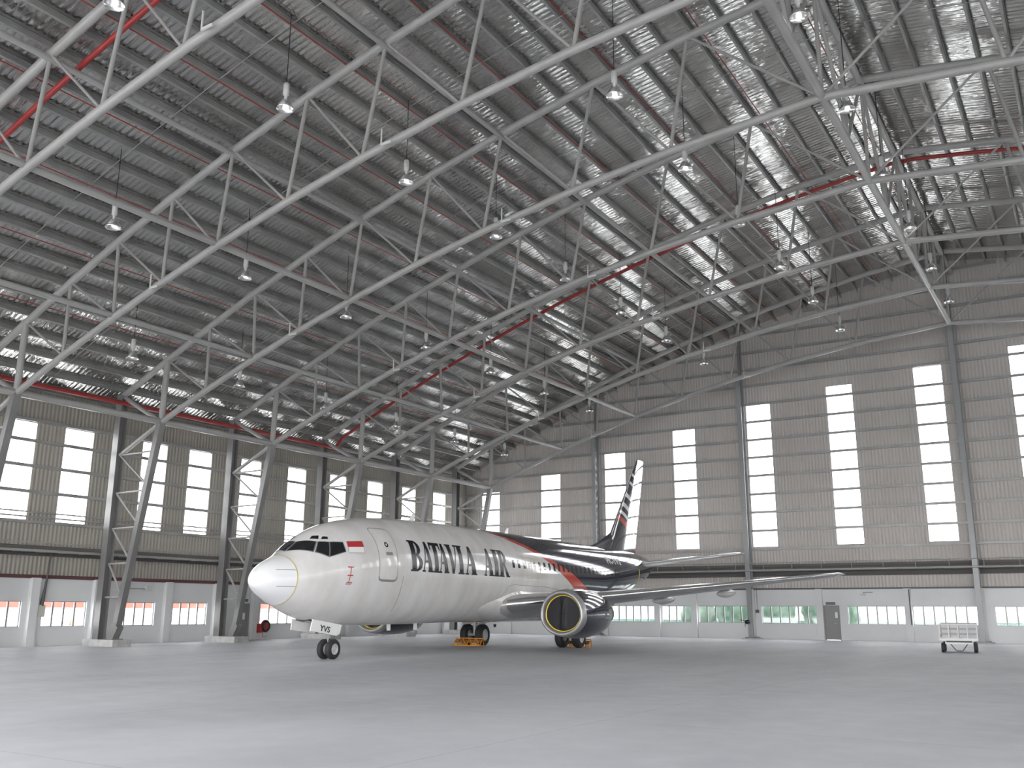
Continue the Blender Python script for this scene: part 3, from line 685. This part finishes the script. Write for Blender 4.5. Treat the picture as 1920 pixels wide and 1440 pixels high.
# ---- titles: condensed serif capitals laid on the skin
def glyph(ch):
    B = []; q_ = lambda *p: B.append(list(p)); h = .055; st = .26
    def stem(x0, x1, s0=0, s1=1, se=.09):
        q_((x0, s0), (x1, s0), (x1, s1), (x0, s1))
        if s0 == 0: q_((x0-se, 0), (x1+se, 0), (x1+se, h), (x0-se, h))
        if s1 == 1: q_((x0-se, 1-h), (x1+se, 1-h), (x1+se, 1), (x0-se, 1))
    def bowl(x, z0, z1, w, th):
        n = 10; o = []; i_ = []
        for k in range(n+1):
            a = -PI/2+PI*k/n
            o.append((x+w*math.cos(a), (z0+z1)/2+(z1-z0)/2*math.sin(a)))
            i_.append((x+(w-th)*math.cos(a), (z0+z1)/2+((z1-z0)/2-.06)*math.sin(a)))
        for k in range(n): q_(i_[k], o[k], o[k+1], i_[k+1])
    if ch == 'I': stem(.10, .42); wd = .52
    elif ch == 'T':
        stem(.27, .59, 0, 1, .08); q_((0, .90), (.86, .90), (.86, 1), (0, 1)); q_((0, .74), (.06, .74), (.11, .92), (0, .92)); q_((.80, .74), (.86, .74), (.86, .92), (.75, .92)); wd = .86
    elif ch in 'AV':
        p = [[(.07, 0), (.15, 0), (.50, 1), (.38, 1)], [(.38, 1), (.50, 1), (.52, 1), (.86, 0)], ]
        g = [[(.06, 0), (.14, 0), (.45, .93), (.40, 1)], [(.53, 0), (.87, 0), (.56, 1), (.37, 1)], [(.18, .30), (.62, .30), (.60, .38), (.22, .38)], [(0, 0), (.26, 0), (.26, h), (0, h)], [(.48, 0), (.94, 0), (.94, h), (.48, h)]]
        if ch == 'V':
            g = [g[0], g[1], g[3], g[4]]; g = [[(.94-x, 1-z) for x, z in k] for k in g]
        B += g; wd = .94
    elif ch in 'BR':
        stem(.08, .39)
        bowl(.34, .50 if ch == 'B' else .46, 1, .42, .24); q_((.3, .94), (.36, .94), (.36, 1), (.3, 1))
        if ch == 'B': bowl(.34, 0, .55, .50, .25); wd = .86
        else: q_((.36, .50), (.56, .50), (1.0, 0), (.72, 0)); q_((.68, 0), (1.06, 0), (1.06, h), (.68, h)); wd = 1.02
    return B, wd
def titles(text_spans, z0, z1, m_, name):
    m = MB()
    for ch, a, b in text_spans:
        polys, wd = glyph(ch)
        for pl in polys:
            c = [(a+(b-a)*x/wd, z0+(z1-z0)*z) for x, z in pl]
            n = max(2, int((max(p[1] for p in c)-min(p[1] for p in c))/.07)); k = 2
            rows = []
            # choose the long direction of the quad as rows
            e01 = math.dist(c[0], c[1]); e12 = math.dist(c[1], c[2])
            if e01 > e12: c = [c[1], c[2], c[3], c[0]]; n = max(2, int(e01/.07))
            for j in range(n+1):
                v = j/n; row = []
                for i in range(k+1):
                    u = i/k; s = (c[0][0]*(1-u)+c[1][0]*u)*(1-v)+(c[3][0]*(1-u)+c[2][0]*u)*v; z = (c[0][1]*(1-u)+c[1][1]*u)*(1-v)+(c[3][1]*(1-u)+c[2][1]*u)*v
                    row.append(sp_(s, z, .011))
                rows.append(row)
            m.grid(rows, False, False)
    return obj(name, m, m_, air)
TITLE = mat('title_black_paint', (.010, .010, .016), .2, 0, .4, .0)
titles([('B', 6.22, 7.02), ('A', 6.98, 7.72), ('T', 7.58, 8.30), ('A', 8.12, 8.84), ('V', 8.74, 9.56), ('I', 9.50, 9.98), ('A', 10.05, 10.98)], 3.10, 4.24, TITLE, 'title_lettering')
titles([('A', 11.55, 12.36), ('I', 12.36, 12.84), ('R', 12.86, 13.72)], 3.10, 4.24, TITLE, 'title_lettering')
def text_mb(txt):
    cu = bpy.data.curves.new('lettering', 'FONT'); cu.body = txt; cu.resolution_u = 3; cu.offset = .035
    o = bpy.data.objects.new('lettering', cu); COL.objects.link(o)
    dg = bpy.context.evaluated_depsgraph_get(); me = bpy.data.meshes.new_from_object(o.evaluated_get(dg))
    vs = [tuple(v.co) for v in me.vertices]; fs = [tuple(p.vertices) for p in me.polygons]
    bpy.data.objects.remove(o); bpy.data.meshes.remove(me)
    x0 = min(v[0] for v in vs); x1 = max(v[0] for v in vs); z0 = min(v[1] for v in vs); z1 = max(v[1] for v in vs)
    return [((x-x0)/(x1-x0), (z-z0)/(z1-z0)) for x, z, _ in vs], fs
v_, f_ = text_mb('PK-YVS')
obj('registration_lettering', MB().add([sp_(25.1+2.0*u, 4.18+.36*w, .012) for u, w in v_], f_), mat('registration_grey', (.30, .30, .32), .4), air)

# ---- lifting surfaces
def airfoil(n=14, tk=.12):
    xs_ = [.5*(1-math.cos(PI*i/n)) for i in range(n+1)]
    y = lambda x: 5*tk*(.2969*math.sqrt(x)-.126*x-.3516*x*x+.2843*x**3-.1036*x**4)
    return [(x, y(x)) for x in xs_[::-1]]+[(x, -y(x)) for x in xs_[1:]]
def surface(name, secs, m_, parent, vert=False, side=-1, tk=.12):
    """secs: (le_s, te_s, span, z, thickness)"""
    rows = []
    for le, te, sp__, z, tk in secs:
        af = airfoil(14, tk); c = te-le
        rows.append([(le+x*c, y*c, z) if vert else (le+x*c, side*sp__, z+y*c) for x, y in af])
    mb = MB(); mb.grid(rows, True); mb.add(rows[-1], [tuple(range(len(rows[-1])))]); mb.add(rows[0], [tuple(range(len(rows[0])-1, -1, -1))])
    return obj(name, mb, m_, parent)
def strip_le(name, secs, m_, parent, side, frac=.07, vert=False):
    rows = []
    for le, te, sp__, z, tk in secs:
        c = te-le; ys = lambda x: 5*tk*(.2969*math.sqrt(x)-.126*x-.3516*x*x+.2843*x**3-.1036*x**4)
        pr_ = [(frac*(1-i/6)**2, 1) for i in range(7)]+[(frac*(i/6)**2, -1) for i in range(1, 7)]
        rows.append([(le-.012+x*c*1.02, sg*(ys(x)*c+.006), z) if vert else (le-.012+x*c*1.02, side*sp__, z+sg*(ys(x)*c+.006)) for x, sg in pr_])
    return obj(name, MB().grid(rows), m_, parent)
WS = [(12.6, 20.7, .6, 1.78, .14), (13.45, 20.6, 1.88, 1.93, .14), (15.85, 20.5, 4.83, 2.26, .125), (18.5, 21.65, 9.5, 2.78, .11), (21.1, 22.75, 14.1, 3.30, .10), (21.45, 22.8, 14.36, 3.35, .09), (21.9, 22.7, 14.46, 3.36, .05)]
for sd in (-1, 1):
    w = surface('wing', WS, WINGM, air, False, sd)
    strip_le('leading_edge', WS[1:6], BARE, w, sd)
    for tt in (3.4, 6.6, 9.4):
        sA = 20.5+(22.75-20.5)*max(0, tt-5)/9.1; zA = 1.93+(tt-1.88)*.112-.12
        mb = MB(); rr_ = []
        for i in range(13):
            u = i/12; r_ = .19*math.sin(PI*min(1, u*1.0))**.7+.004; rr_.append([(sA-2.3+3.2*u, sd*(tt+r_*.7*math.cos(2*PI*k/12)), zA-.16+.12*u+r_*math.sin(2*PI*k/12)-.05) for k in range(12)])
        mb.grid(rr_, True); obj('flap_fairing', mb, WINGM, w)
    mb = MB(); mb.box(15.2, 15.34, sd*3.0-.13, sd*3.0+.13, 1.98, 2.16)
    obj('landing_light', mb, PANE, w)
# wing to body fairing
rows = []
sm = lambda a, b, x: (lambda t: t*t*(3-2*t))(max(0, min(1, (x-a)/(b-a))))
for i in range(41):
    u = i/40; s = 11.6+10.4*u; k = sm(0, .32, u)*(1-sm(.72, 1, u)); row = []
    for j in range(41):
        a = PI*1.06+PI*.88*j/40; c, si = math.cos(a), math.sin(a)
        w_ = 1.40+.62*k; h_ = .70+.38*k
        row.append((s, w_*math.copysign(abs(c)**.7, c), 2.15+.1*k+h_*math.copysign(abs(si)**.85, si)))
    # roll the upper edge into the fuselage side
    for sg, at in ((-1, 0), (1, len(row))):
        zz = 2.15+.55*k; row.insert(at if sg < 0 else len(row), (s, sg*(1.40+.28*k), zz))
    rows.append(row)
obj('wing_body_fairing', MB().grid(rows), PAINT, air)
# fin
FS = [(27.7, 33.2, 0, 5.0, .085), (28.35, 33.35, 0, 5.25, .085), (29.35, 33.60, 0, 6.1, .085), (32.0, 34.55, 0, 9.0, .085), (33.95, 35.30, 0, 11.2, .08), (34.15, 35.32, 0, 11.28, .06)]
def fin_mat():
    m = mat('fin_navy_with_arcs', (.012, .014, .032), .12, 0, .5, .8)
    tc = N(m, 'ShaderNodeTexCoord'); sep = N(m, 'ShaderNodeSeparateXYZ'); L(m, tc.outputs['Object'], sep.inputs[0])
    def dist(cx, cz):
        a = N(m, 'ShaderNodeMath', operation='SUBTRACT'); a.inputs[1].default_value = cx; L(m, sep.outputs['X'], a.inputs[0])
        b = N(m, 'ShaderNodeMath', operation='SUBTRACT'); b.inputs[1].default_value = cz; L(m, sep.outputs['Z'], b.inputs[0])
        a2 = N(m, 'ShaderNodeMath', operation='POWER'); a2.inputs[1].default_value = 2; L(m, a.outputs[0], a2.inputs[0])
        b2 = N(m, 'ShaderNodeMath', operation='POWER'); b2.inputs[1].default_value = 2; L(m, b.outputs[0], b2.inputs[0])
        s = N(m, 'ShaderNodeMath', operation='ADD'); L(m, a2.outputs[0], s.inputs[0]); L(m, b2.outputs[0], s.inputs[1])
        q_ = N(m, 'ShaderNodeMath', operation='SQRT'); L(m, s.outputs[0], q_.inputs[0]); return q_
    d = dist(29.2, 2.2)
    rp = N(m, 'ShaderNodeValToRGB'); rp.color_ramp.interpolation = 'CONSTANT'
    mr = N(m, 'ShaderNodeMapRange'); mr.inputs[1].default_value = 4.; mr.inputs[2].default_value = 10.; L(m, d.outputs[0], mr.inputs[0]); L(m, mr.outputs[0], rp.inputs[0])
    nv, wh, rd = (.012, .014, .032, 1), (.74, .74, .75, 1), (.50, .055, .04, 1)
    bands = [(0, nv), (5.05, rd), (5.38, nv), (5.55, wh), (5.80, nv), (6.15, wh), (6.45, nv), (6.95, wh), (7.25, nv), (8.05, wh), (8.25, nv), (8.75, wh), (8.98, nv)]
    el = rp.color_ramp.elements
    for i, (b_, c_) in enumerate(bands):
        ps = max(0, (b_-4)/6)
        e = el[i] if i < 2 else el.new(ps)
        e.position = ps; e.color = c_
    L(m, rp.outputs[0], bsdf(m).inputs['Base Color']); return m
fin = surface('tail_fin', FS, fin_mat(), air, True)
strip_le('leading_edge', FS[2:6], BARE, fin, 1, .022, True)
mb = MB(); rows = []
for i in range(9):
    u = i/8; s = 26.3+3.3*u; zt_ = 5.24+1.05*u**1.25; hw = .03+.13*u
    rows.append([(s, -hw-.05, 5.1), (s, -hw, 5.1+(zt_-5.1)*.6), (s, -.03, zt_), (s, .03, zt_), (s, hw, 5.1+(zt_-5.1)*.6), (s, hw+.05, 5.1)])
mb.grid(rows); obj('dorsal_fillet', mb, NAVY, fin)
HS = [(30.6, 34.1, .55, 4.38, .11), (31.4, 34.3, 1.3, 4.5, .10), (34.15, 35.95, 6.2, 5.12, .09), (34.6, 35.95, 6.35, 5.14, .05)]
for sd in (-1, 1):
    h_ = surface('horizontal_stabilizer', HS, WINGM, air, False, sd); strip_le('leading_edge', HS[1:4], BARE, h_, sd)
# ---- engines
def engine(sd):
    e = empty('engine', (0, 0, 0)); e.parent = air; cy, cz, s0 = sd*4.86, 1.56, 12.72
    def ring(s, r, flat=0., n=40):
        o = []
        for k in range(n):
            a = 2*PI*k/n; x, z = r*1.04*math.cos(a), r*math.sin(a)
            if z < 0: z *= (1-flat); x *= 1+flat*.3
            o.append((s, cy+x, cz+z))
        return o
    lip = [(s0+.62, .80), (s0+.30, .765), (s0+.10, .79), (s0+.02, .83), (s0, .875), (s0+.03, .925), (s0+.12, .965), (s0+.30, .995)]
    obj('inlet_lip', MB().grid([ring(a, b, .07) for a, b in lip], True), LIPM, e)
    cowl = [(s0+.30, .995), (s0+.7, 1.03), (s0+1.3, 1.05), (s0+2.0, 1.03), (s0+2.7, .95), (s0+3.2, .86), (s0+3.2, .80)]
    obj('cowl', MB().grid([ring(a, b, .07*(1-.2*i)) for i, (a, b) in enumerate(cowl)], True), NAVY, e)
    core = [(s0+2.6, .72), (s0+3.3, .62), (s0+4.0, .50), (s0+4.6, .40), (s0+4.6, .3)]
    obj('core_nozzle', MB().grid([ring(a, b) for a, b in core], True), LIPM, e)
    mb = MB(); mb.lathe([(.28, s0+4.4), (.18, s0+4.8), (.02, s0+5.2)], 'x', (0, cy, cz), 24); obj('exhaust_cone', mb, LIPM, e)
    mb = MB(); rr_ = ring(s0+.20, .742, .07); ri = ring(s0+.22, .725, .07); mb.grid([ring(s0+.19, .765, .07), rr_, ri], True); obj('yellow_cover_rim', mb, YEL, e)['label'] = 'yellow rim of the inlet cover'
    # sagging dark inlet cover with vertical folds
    COVER = bpy.data.materials.get('inlet_cover_plastic') or mat('inlet_cover_plastic', (.014, .014, .017), .5, 0, .25)
    rows = []
    for j in range(15):
        r_ = .72*j/14; row = []
        for k in range(40):
            a = 2*PI*k/40; x, z = r_*1.04*math.cos(a), r_*math.sin(a)*(1-.07*(math.sin(a) < 0))
            row.append((s0+.24-.10*math.exp(-((x+.05*z)/.07)**2)*(1-(r_/.72)**4)+.008*math.sin(9*x+2*z)*(1-r_/.72), cy+x, cz+z))
        rows.append(row)
    mb = MB(); mb.grid(rows[1:], True); mb.add(rows[1], [tuple(range(40))], True); obj('inlet_cover', mb, COVER, e)
    rows = []
    for i in range(14):
        u = i/13; s = s0+.9+4.6*u; top = 2.62-.05*u if u < .3 else 2.60-.1*u; bot = cz+.6*(1-u)+.35*u; hw = .19*math.sin(PI*min(.98, u+.08))**.5
        rows.append([(s, cy-hw, bot), (s, cy-hw, (top+bot)/2), (s, cy-hw*.4, top), (s, cy+hw*.4, top), (s, cy+hw, (top+bot)/2), (s, cy+hw, bot)])
    mb = MB(); mb.grid(rows, True); mb.add(rows[0], [tuple(range(6))]); obj('pylon', mb, WINGM, e)
    obj('strake', MB().add([(s0+.9, cy-sd*.72, cz+.72), (s0+1.9, cy-sd*.74, cz+.74), (s0+1.9, cy-sd*.92, cz+.92), (s0+.9, cy-sd*.70, cz+.75), (s0+1.9, cy-sd*.71, cz+.77)], [(0, 1, 2), (3, 2, 4), (0, 2, 3), (1, 4, 2)]), NAVY, e)
engine(-1); engine(1)
# ---- landing gear
def wheel(par, s, y, r, w, sd):
    t = MB(); t.lathe([(r*.56, -w/2), (r*.78, -w/2), (r*.93, -w*.42), (r, -w*.25), (r, w*.25), (r*.93, w*.42), (r*.78, w/2), (r*.56, w/2)], 'y', (s, y, r), 32); obj('tyre', t, RUBBER, par)
    h = MB(); h.lathe([(0, sd*w*.30), (r*.16, sd*w*.34), (r*.18, sd*w*.22), (r*.44, sd*w*.28), (r*.50, sd*w*.42), (r*.57, sd*w*.44), (r*.57, -sd*w*.4), (0, -sd*w*.38)], 'y', (s, y, r), 24); obj('wheel_hub', h, HUB, par)
ng = empty('nose_gear'); ng.parent = air
for sd in (-1, 1): wheel(ng, 4.0, sd*.19, .343, .2, sd)
obj('strut', MB().tube([(3.9, 0, 1.45), (3.97, 0, .75), (4.0, 0, .36)], [.085, .085, .05], 12), CHROME, ng)
obj('axle', MB().tube([(4.0, -.2, .343), (4.0, .2, .343)], .045), GEARG, ng)
obj('torque_link', MB().tube([(3.97, 0, .8), (4.25, 0, .62), (4.0, 0, .42)], .03, 8).tube([(3.93, -.16, .92), (3.93, .16, .92)], .05, 8), GEARG, ng)
obj('drag_brace', MB().tube([(3.0, 0, 1.35), (3.93, 0, .9)], .04, 8), GEARG, ng)
obj('wheel_bay', MB().add([(2.55, -.3, 1.33), (4.3, -.3, 1.135), (4.3, .3, 1.135), (2.55, .3, 1.33), (2.55, -.3, 1.42), (4.3, -.3, 1.42), (4.3, .3, 1.42), (2.55, .3, 1.42)], [(0, 1, 2, 3), (0, 4, 5, 1), (1, 5, 6, 2), (2, 6, 7, 3), (3, 7, 4, 0)]), BAY_, ng)
for sd in (-1, 1):
    y = sd*.40; mb = MB(); T = .03*sd
    c = [(2.58, 1.38), (3.96, 1.20), (3.84, .81), (2.48, .99)] if sd < 0 else [(2.48, 1.39), (3.8, 1.2), (3.71, .87), (2.46, 1.02)]
    mb.add([(s, y, z) for s, z in c]+[(s, y+T, z) for s, z in c], [(0, 1, 2, 3), (7, 6, 5, 4), (0, 4, 5, 1), (1, 5, 6, 2), (2, 6, 7, 3), (3, 7, 4, 0)])
    d_ = obj('gear_door', mb, WHITEP, ng)
    if sd < 0:
        c2 = [(3.985, 1.20), (4.16, 1.17), (4.02, .86), (3.865, .81)]; mb = MB(); mb.add([(s, y, z) for s, z in c2]+[(s, y+T, z) for s, z in c2], [(0, 1, 2, 3), (7, 6, 5, 4), (0, 4, 5, 1), (1, 5, 6, 2), (2, 6, 7, 3), (3, 7, 4, 0)]); obj('gear_door', mb, WHITEP, ng)
        v_, f_ = text_mb('YVS')
        obj('door_lettering', MB().add([(2.98+.56*u-.05*(1-w), y+T-.004, 1.00-.0735*u*1.0+.20*w-.02*u) for u, w in v_], f_), BLACK, ng)
for sd in (-1, 1):
    mg = empty('main_gear'); mg.parent = air
    for k in (-1, 1): wheel(mg, 18.28, sd*2.615+k*.43, .51, .37, k)
    obj('strut', MB().tube([(18.2, sd*2.5, 1.95), (18.26, sd*2.6, .95), (18.28, sd*2.615, .5)], [.13, .12, .08], 12), GEARG, mg)
    obj('axle', MB().tube([(18.28, sd*2.615-.45, .51), (18.28, sd*2.615+.45, .51)], .07), GEARG, mg)
    obj('side_brace', MB().tube([(18.2, sd*1.2, 1.4), (18.26, sd*2.55, .95)], .06, 8), GEARG, mg)
    obj('gear_door', MB().box(17.75, 18.75, sd*3.02-.015, sd*3.02+.015, 1.05, 2.0), WHITEP, mg)
for s in (7.4, 9.2):
    obj('drain_mast', MB().box(s, s+.22, -.012, .012, .92, 1.2), WHITEP, air)
obj('belly_beacon', MB().lathe([(0, -.08), (.06, -.05), (.07, .06)], 'z', (15.2, -.3, 1.02), 12), BLACK, air)
for s in (8.6, 16.5): obj('blade_antenna', MB().add([(s, -.012, 5.2), (s+.4, -.012, 5.22), (s+.45, -.008, 5.55), (s+.3, -.008, 5.55), (s, .012, 5.2), (s+.4, .012, 5.22), (s+.45, .008, 5.55), (s+.3, .008, 5.55)], [(0, 1, 2, 3), (7, 6, 5, 4), (0, 3, 7, 4), (1, 5, 6, 2), (3, 2, 6, 7)]), WHITEP, air)
am = air.matrix_basis
def AW(s, t, z): c_, s_ = math.cos(ATH), math.sin(ATH); return (AX+s*c_+t*s_, AY+s*s_-t*c_, z)

# ---- wheel chocks
def chock(s, t, wdt, label):
    c = empty('wheel_chock', AW(s, t, 0), label, 'wheel chock', 'yellow wheel chocks'); c.rotation_euler = (0, 0, ATH)
    a, b, hgt = -.30, .12, .36
    m = MB()
    for y in (-wdt/2, wdt/2): m.tube([(a, y, .025), (b, y, .025)], .022, 6)
    for x_, z_ in ((a, .025), (b, .025), (b-.08, hgt)): m.tube([(x_, -wdt/2, z_), (x_, wdt/2, z_)], .022, 6)
    obj('frame', m, ORANGE, c)
    m = MB(); n = 5
    for i in range(n):
        y = -wdt/2+wdt*i/(n-1); m.tube([(a, y, .025), (b-.08, y, hgt), (b, y, .025)], .028, 6)
    for i in range(n-1):
        y = -wdt/2+wdt*i/(n-1); m.tube([(a, y, .03), (b-.1, y+wdt/(n-1), hgt-.02)], .022, 6)
    obj('lattice', m, ORANGE, c)
    m = MB(); m.beam((a+.12, 0, .16), (b-.1, 0, .30), wdt*.96, .02); obj('wedge_plate', m, mat('chock_plate_brown', (.28, .12, .03), .6) if 'chock_plate_brown' not in bpy.data.materials else bpy.data.materials['chock_plate_brown'], c)
    return c
chock(17.5, -2.45, 1.5, 'orange lattice chock in front of the far main wheels')
chock(19.05, 2.72, 1.15, 'orange lattice chock behind the near main wheels under the engine')

# ---- baggage trolley
tr = empty('trolley', (-5.84, 46.55, 0), 'small grey flat trolley with slatted back rail standing on the open floor', 'trolley'); tr.rotation_euler = (0, 0, math.radians(6))
PALE = mat('pale_trolley_paint', (.62, .62, .61), .45)
MESHG = mat('trolley_rail_grey', (.33, .32, .32), .5)
obj('deck', MB().box(-.76, .76, -.75, 1.55, .50, .60), PALE, tr)
obj('bumper', MB().box(-.54, .54, -.68, -.6, .36, .43), PALE, tr)
obj('chassis', MB().box(-.5, .5, -.5, 1.3, .40, .50).beam((-.35, -.62, .38), (-.12, -.66, .08), .04, .04).beam((.35, -.62, .38), (.12, -.66, .08), .04, .04).beam((-.12, -.66, .08), (.12, -.66, .08), .04, .04), DARK, tr)
m = MB()
for i in range(5):
    x_ = -.74+1.48*i/4; m.box(x_-.02, x_+.02, -.72, -.68, .6, 1.2)
m.box(-.76, .76, -.72, -.68, 1.16, 1.2); obj('front_rail', m, PALE, tr)
m = MB()
for i in range(5):
    x_ = -.74+1.48*i/4; m.box(x_-.02, x_+.02, 1.5, 1.54, .6, 1.2)
for z_ in (.7, .92, 1.14): m.box(-.75, .75, 1.5, 1.54, z_, z_+.09)
m.box(-.76, -.72, -.7, 1.54, .66, .72); m.box(.72, .76, -.7, 1.54, .66, .72); obj('rear_rail', m, MESHG, tr)
for x_ in (-.64, .64):
    for y_ in (-.4, 1.1):
        w_ = MB(); w_.lathe([(.10, -.07), (.17, -.08), (.2, -.05), (.2, .05), (.17, .08), (.10, .07)], 'x', (x_, y_, .2), 18); obj('wheel', w_, RUBBER, tr)
        obj('wheel_fork', MB().box(x_-.03, x_+.03, y_-.05, y_+.05, .2, .42), DARK, tr)

# ------------------------------------------------------------------ outside, seen through the low windows
GREEN = mat('green_hedge', (.05, .09, .07), .8); noise_col(GREEN, (.028, .06, .045), (.085, .14, .095), ns=2.0)
def blob(rx, ry, rz, seed, n=14, k=22):
    rr = random.Random(seed); ph = [rr.uniform(0, 6) for _ in range(6)]; rows = []
    for j in range(n+1):
        th = PI*j/n; row = []
        for i in range(k):
            a = 2*PI*i/k; d = 1+.13*math.sin(3*a+ph[0]+2*th)+.10*math.sin(5*a+ph[1])*math.sin(4*th+ph[2])+.07*math.sin(9*a+7*th+ph[3])
            row.append((rx*d*math.sin(th)*math.cos(a), ry*d*math.sin(th)*math.sin(a), rz*d*math.cos(th)))
        rows.append(row)
    return MB().grid(rows, True)
tag(obj('green_fence', MB().box(-70, 40, 77, 77.12, -.32, .98), mat('green_fence_mesh', (.055, .115, .092), .7)), 'low green mesh fence outside the gable windows', 'fence')
for i, (x_, y_, w_, h_) in enumerate([(-27.6, 72, 1.3, 2.6), (-24.4, 72, 1.45, 3.0), (-21.2, 71, 1.4, 2.4), (-18.6, 73, .95, 2.8), (-16.2, 71, 1.1, 3.2)]):
    t_ = empty('tree', (x_, y_, -.32), 'green shrub outside the gable windows, %s from the plane engine' % ORD[i], 'tree', 'shrubs behind the gable')
    obj('crown', blob(w_, w_*.8, h_*.5, i), GREEN, t_, (0, 0, h_*.55+.4)); obj('stem', MB().tube([(0, 0, 0), (0, 0, h_*.5)], .08, 6), mat('bark', (.08, .06, .04), .9) if i == 0 else bpy.data.materials['bark'], t_)
rows = [[(-150+300*i/60, 150+12*j, -.4+(0, 5.5, 8, 8.5)[j]*(1+.18*math.sin(i*.7+j)+.1*math.sin(i*1.9))) for i in range(61)] for j in range(4)]
struct('hills', MB().grid(rows), mat('hazy_pale_hillside', (.15, .145, .13), .9))
bl = empty('building', (-122, 80, -.32), 'white building with a red fascia outside the side windows', 'building')
obj('wall', MB().box(-.2, 12, -60, 60, 0, 2.05), WHITEWALL, bl); obj('fascia', MB().box(-.2, 12.4, -60, 60, 2.05, 4.2), mat('red_fascia', (.45, .05, .03), .5), bl)
for i, (x_, y_, lb) in enumerate([(-106., 70.8, 'orange cone outside the red banded side window')]):
    cn = empty('traffic_cone', (x_, y_, -.32), lb, 'traffic cone')
    obj('cone', MB().lathe([(.32, .05), (.05, 1.0), (0, 1.02)], n=16), mat('cone_orange', (.55, .08, .03), .5) if i == 0 else bpy.data.materials['cone_orange'], cn); obj('base', MB().box(-.36, .36, -.36, .36, 0, .05), BLACK, cn)
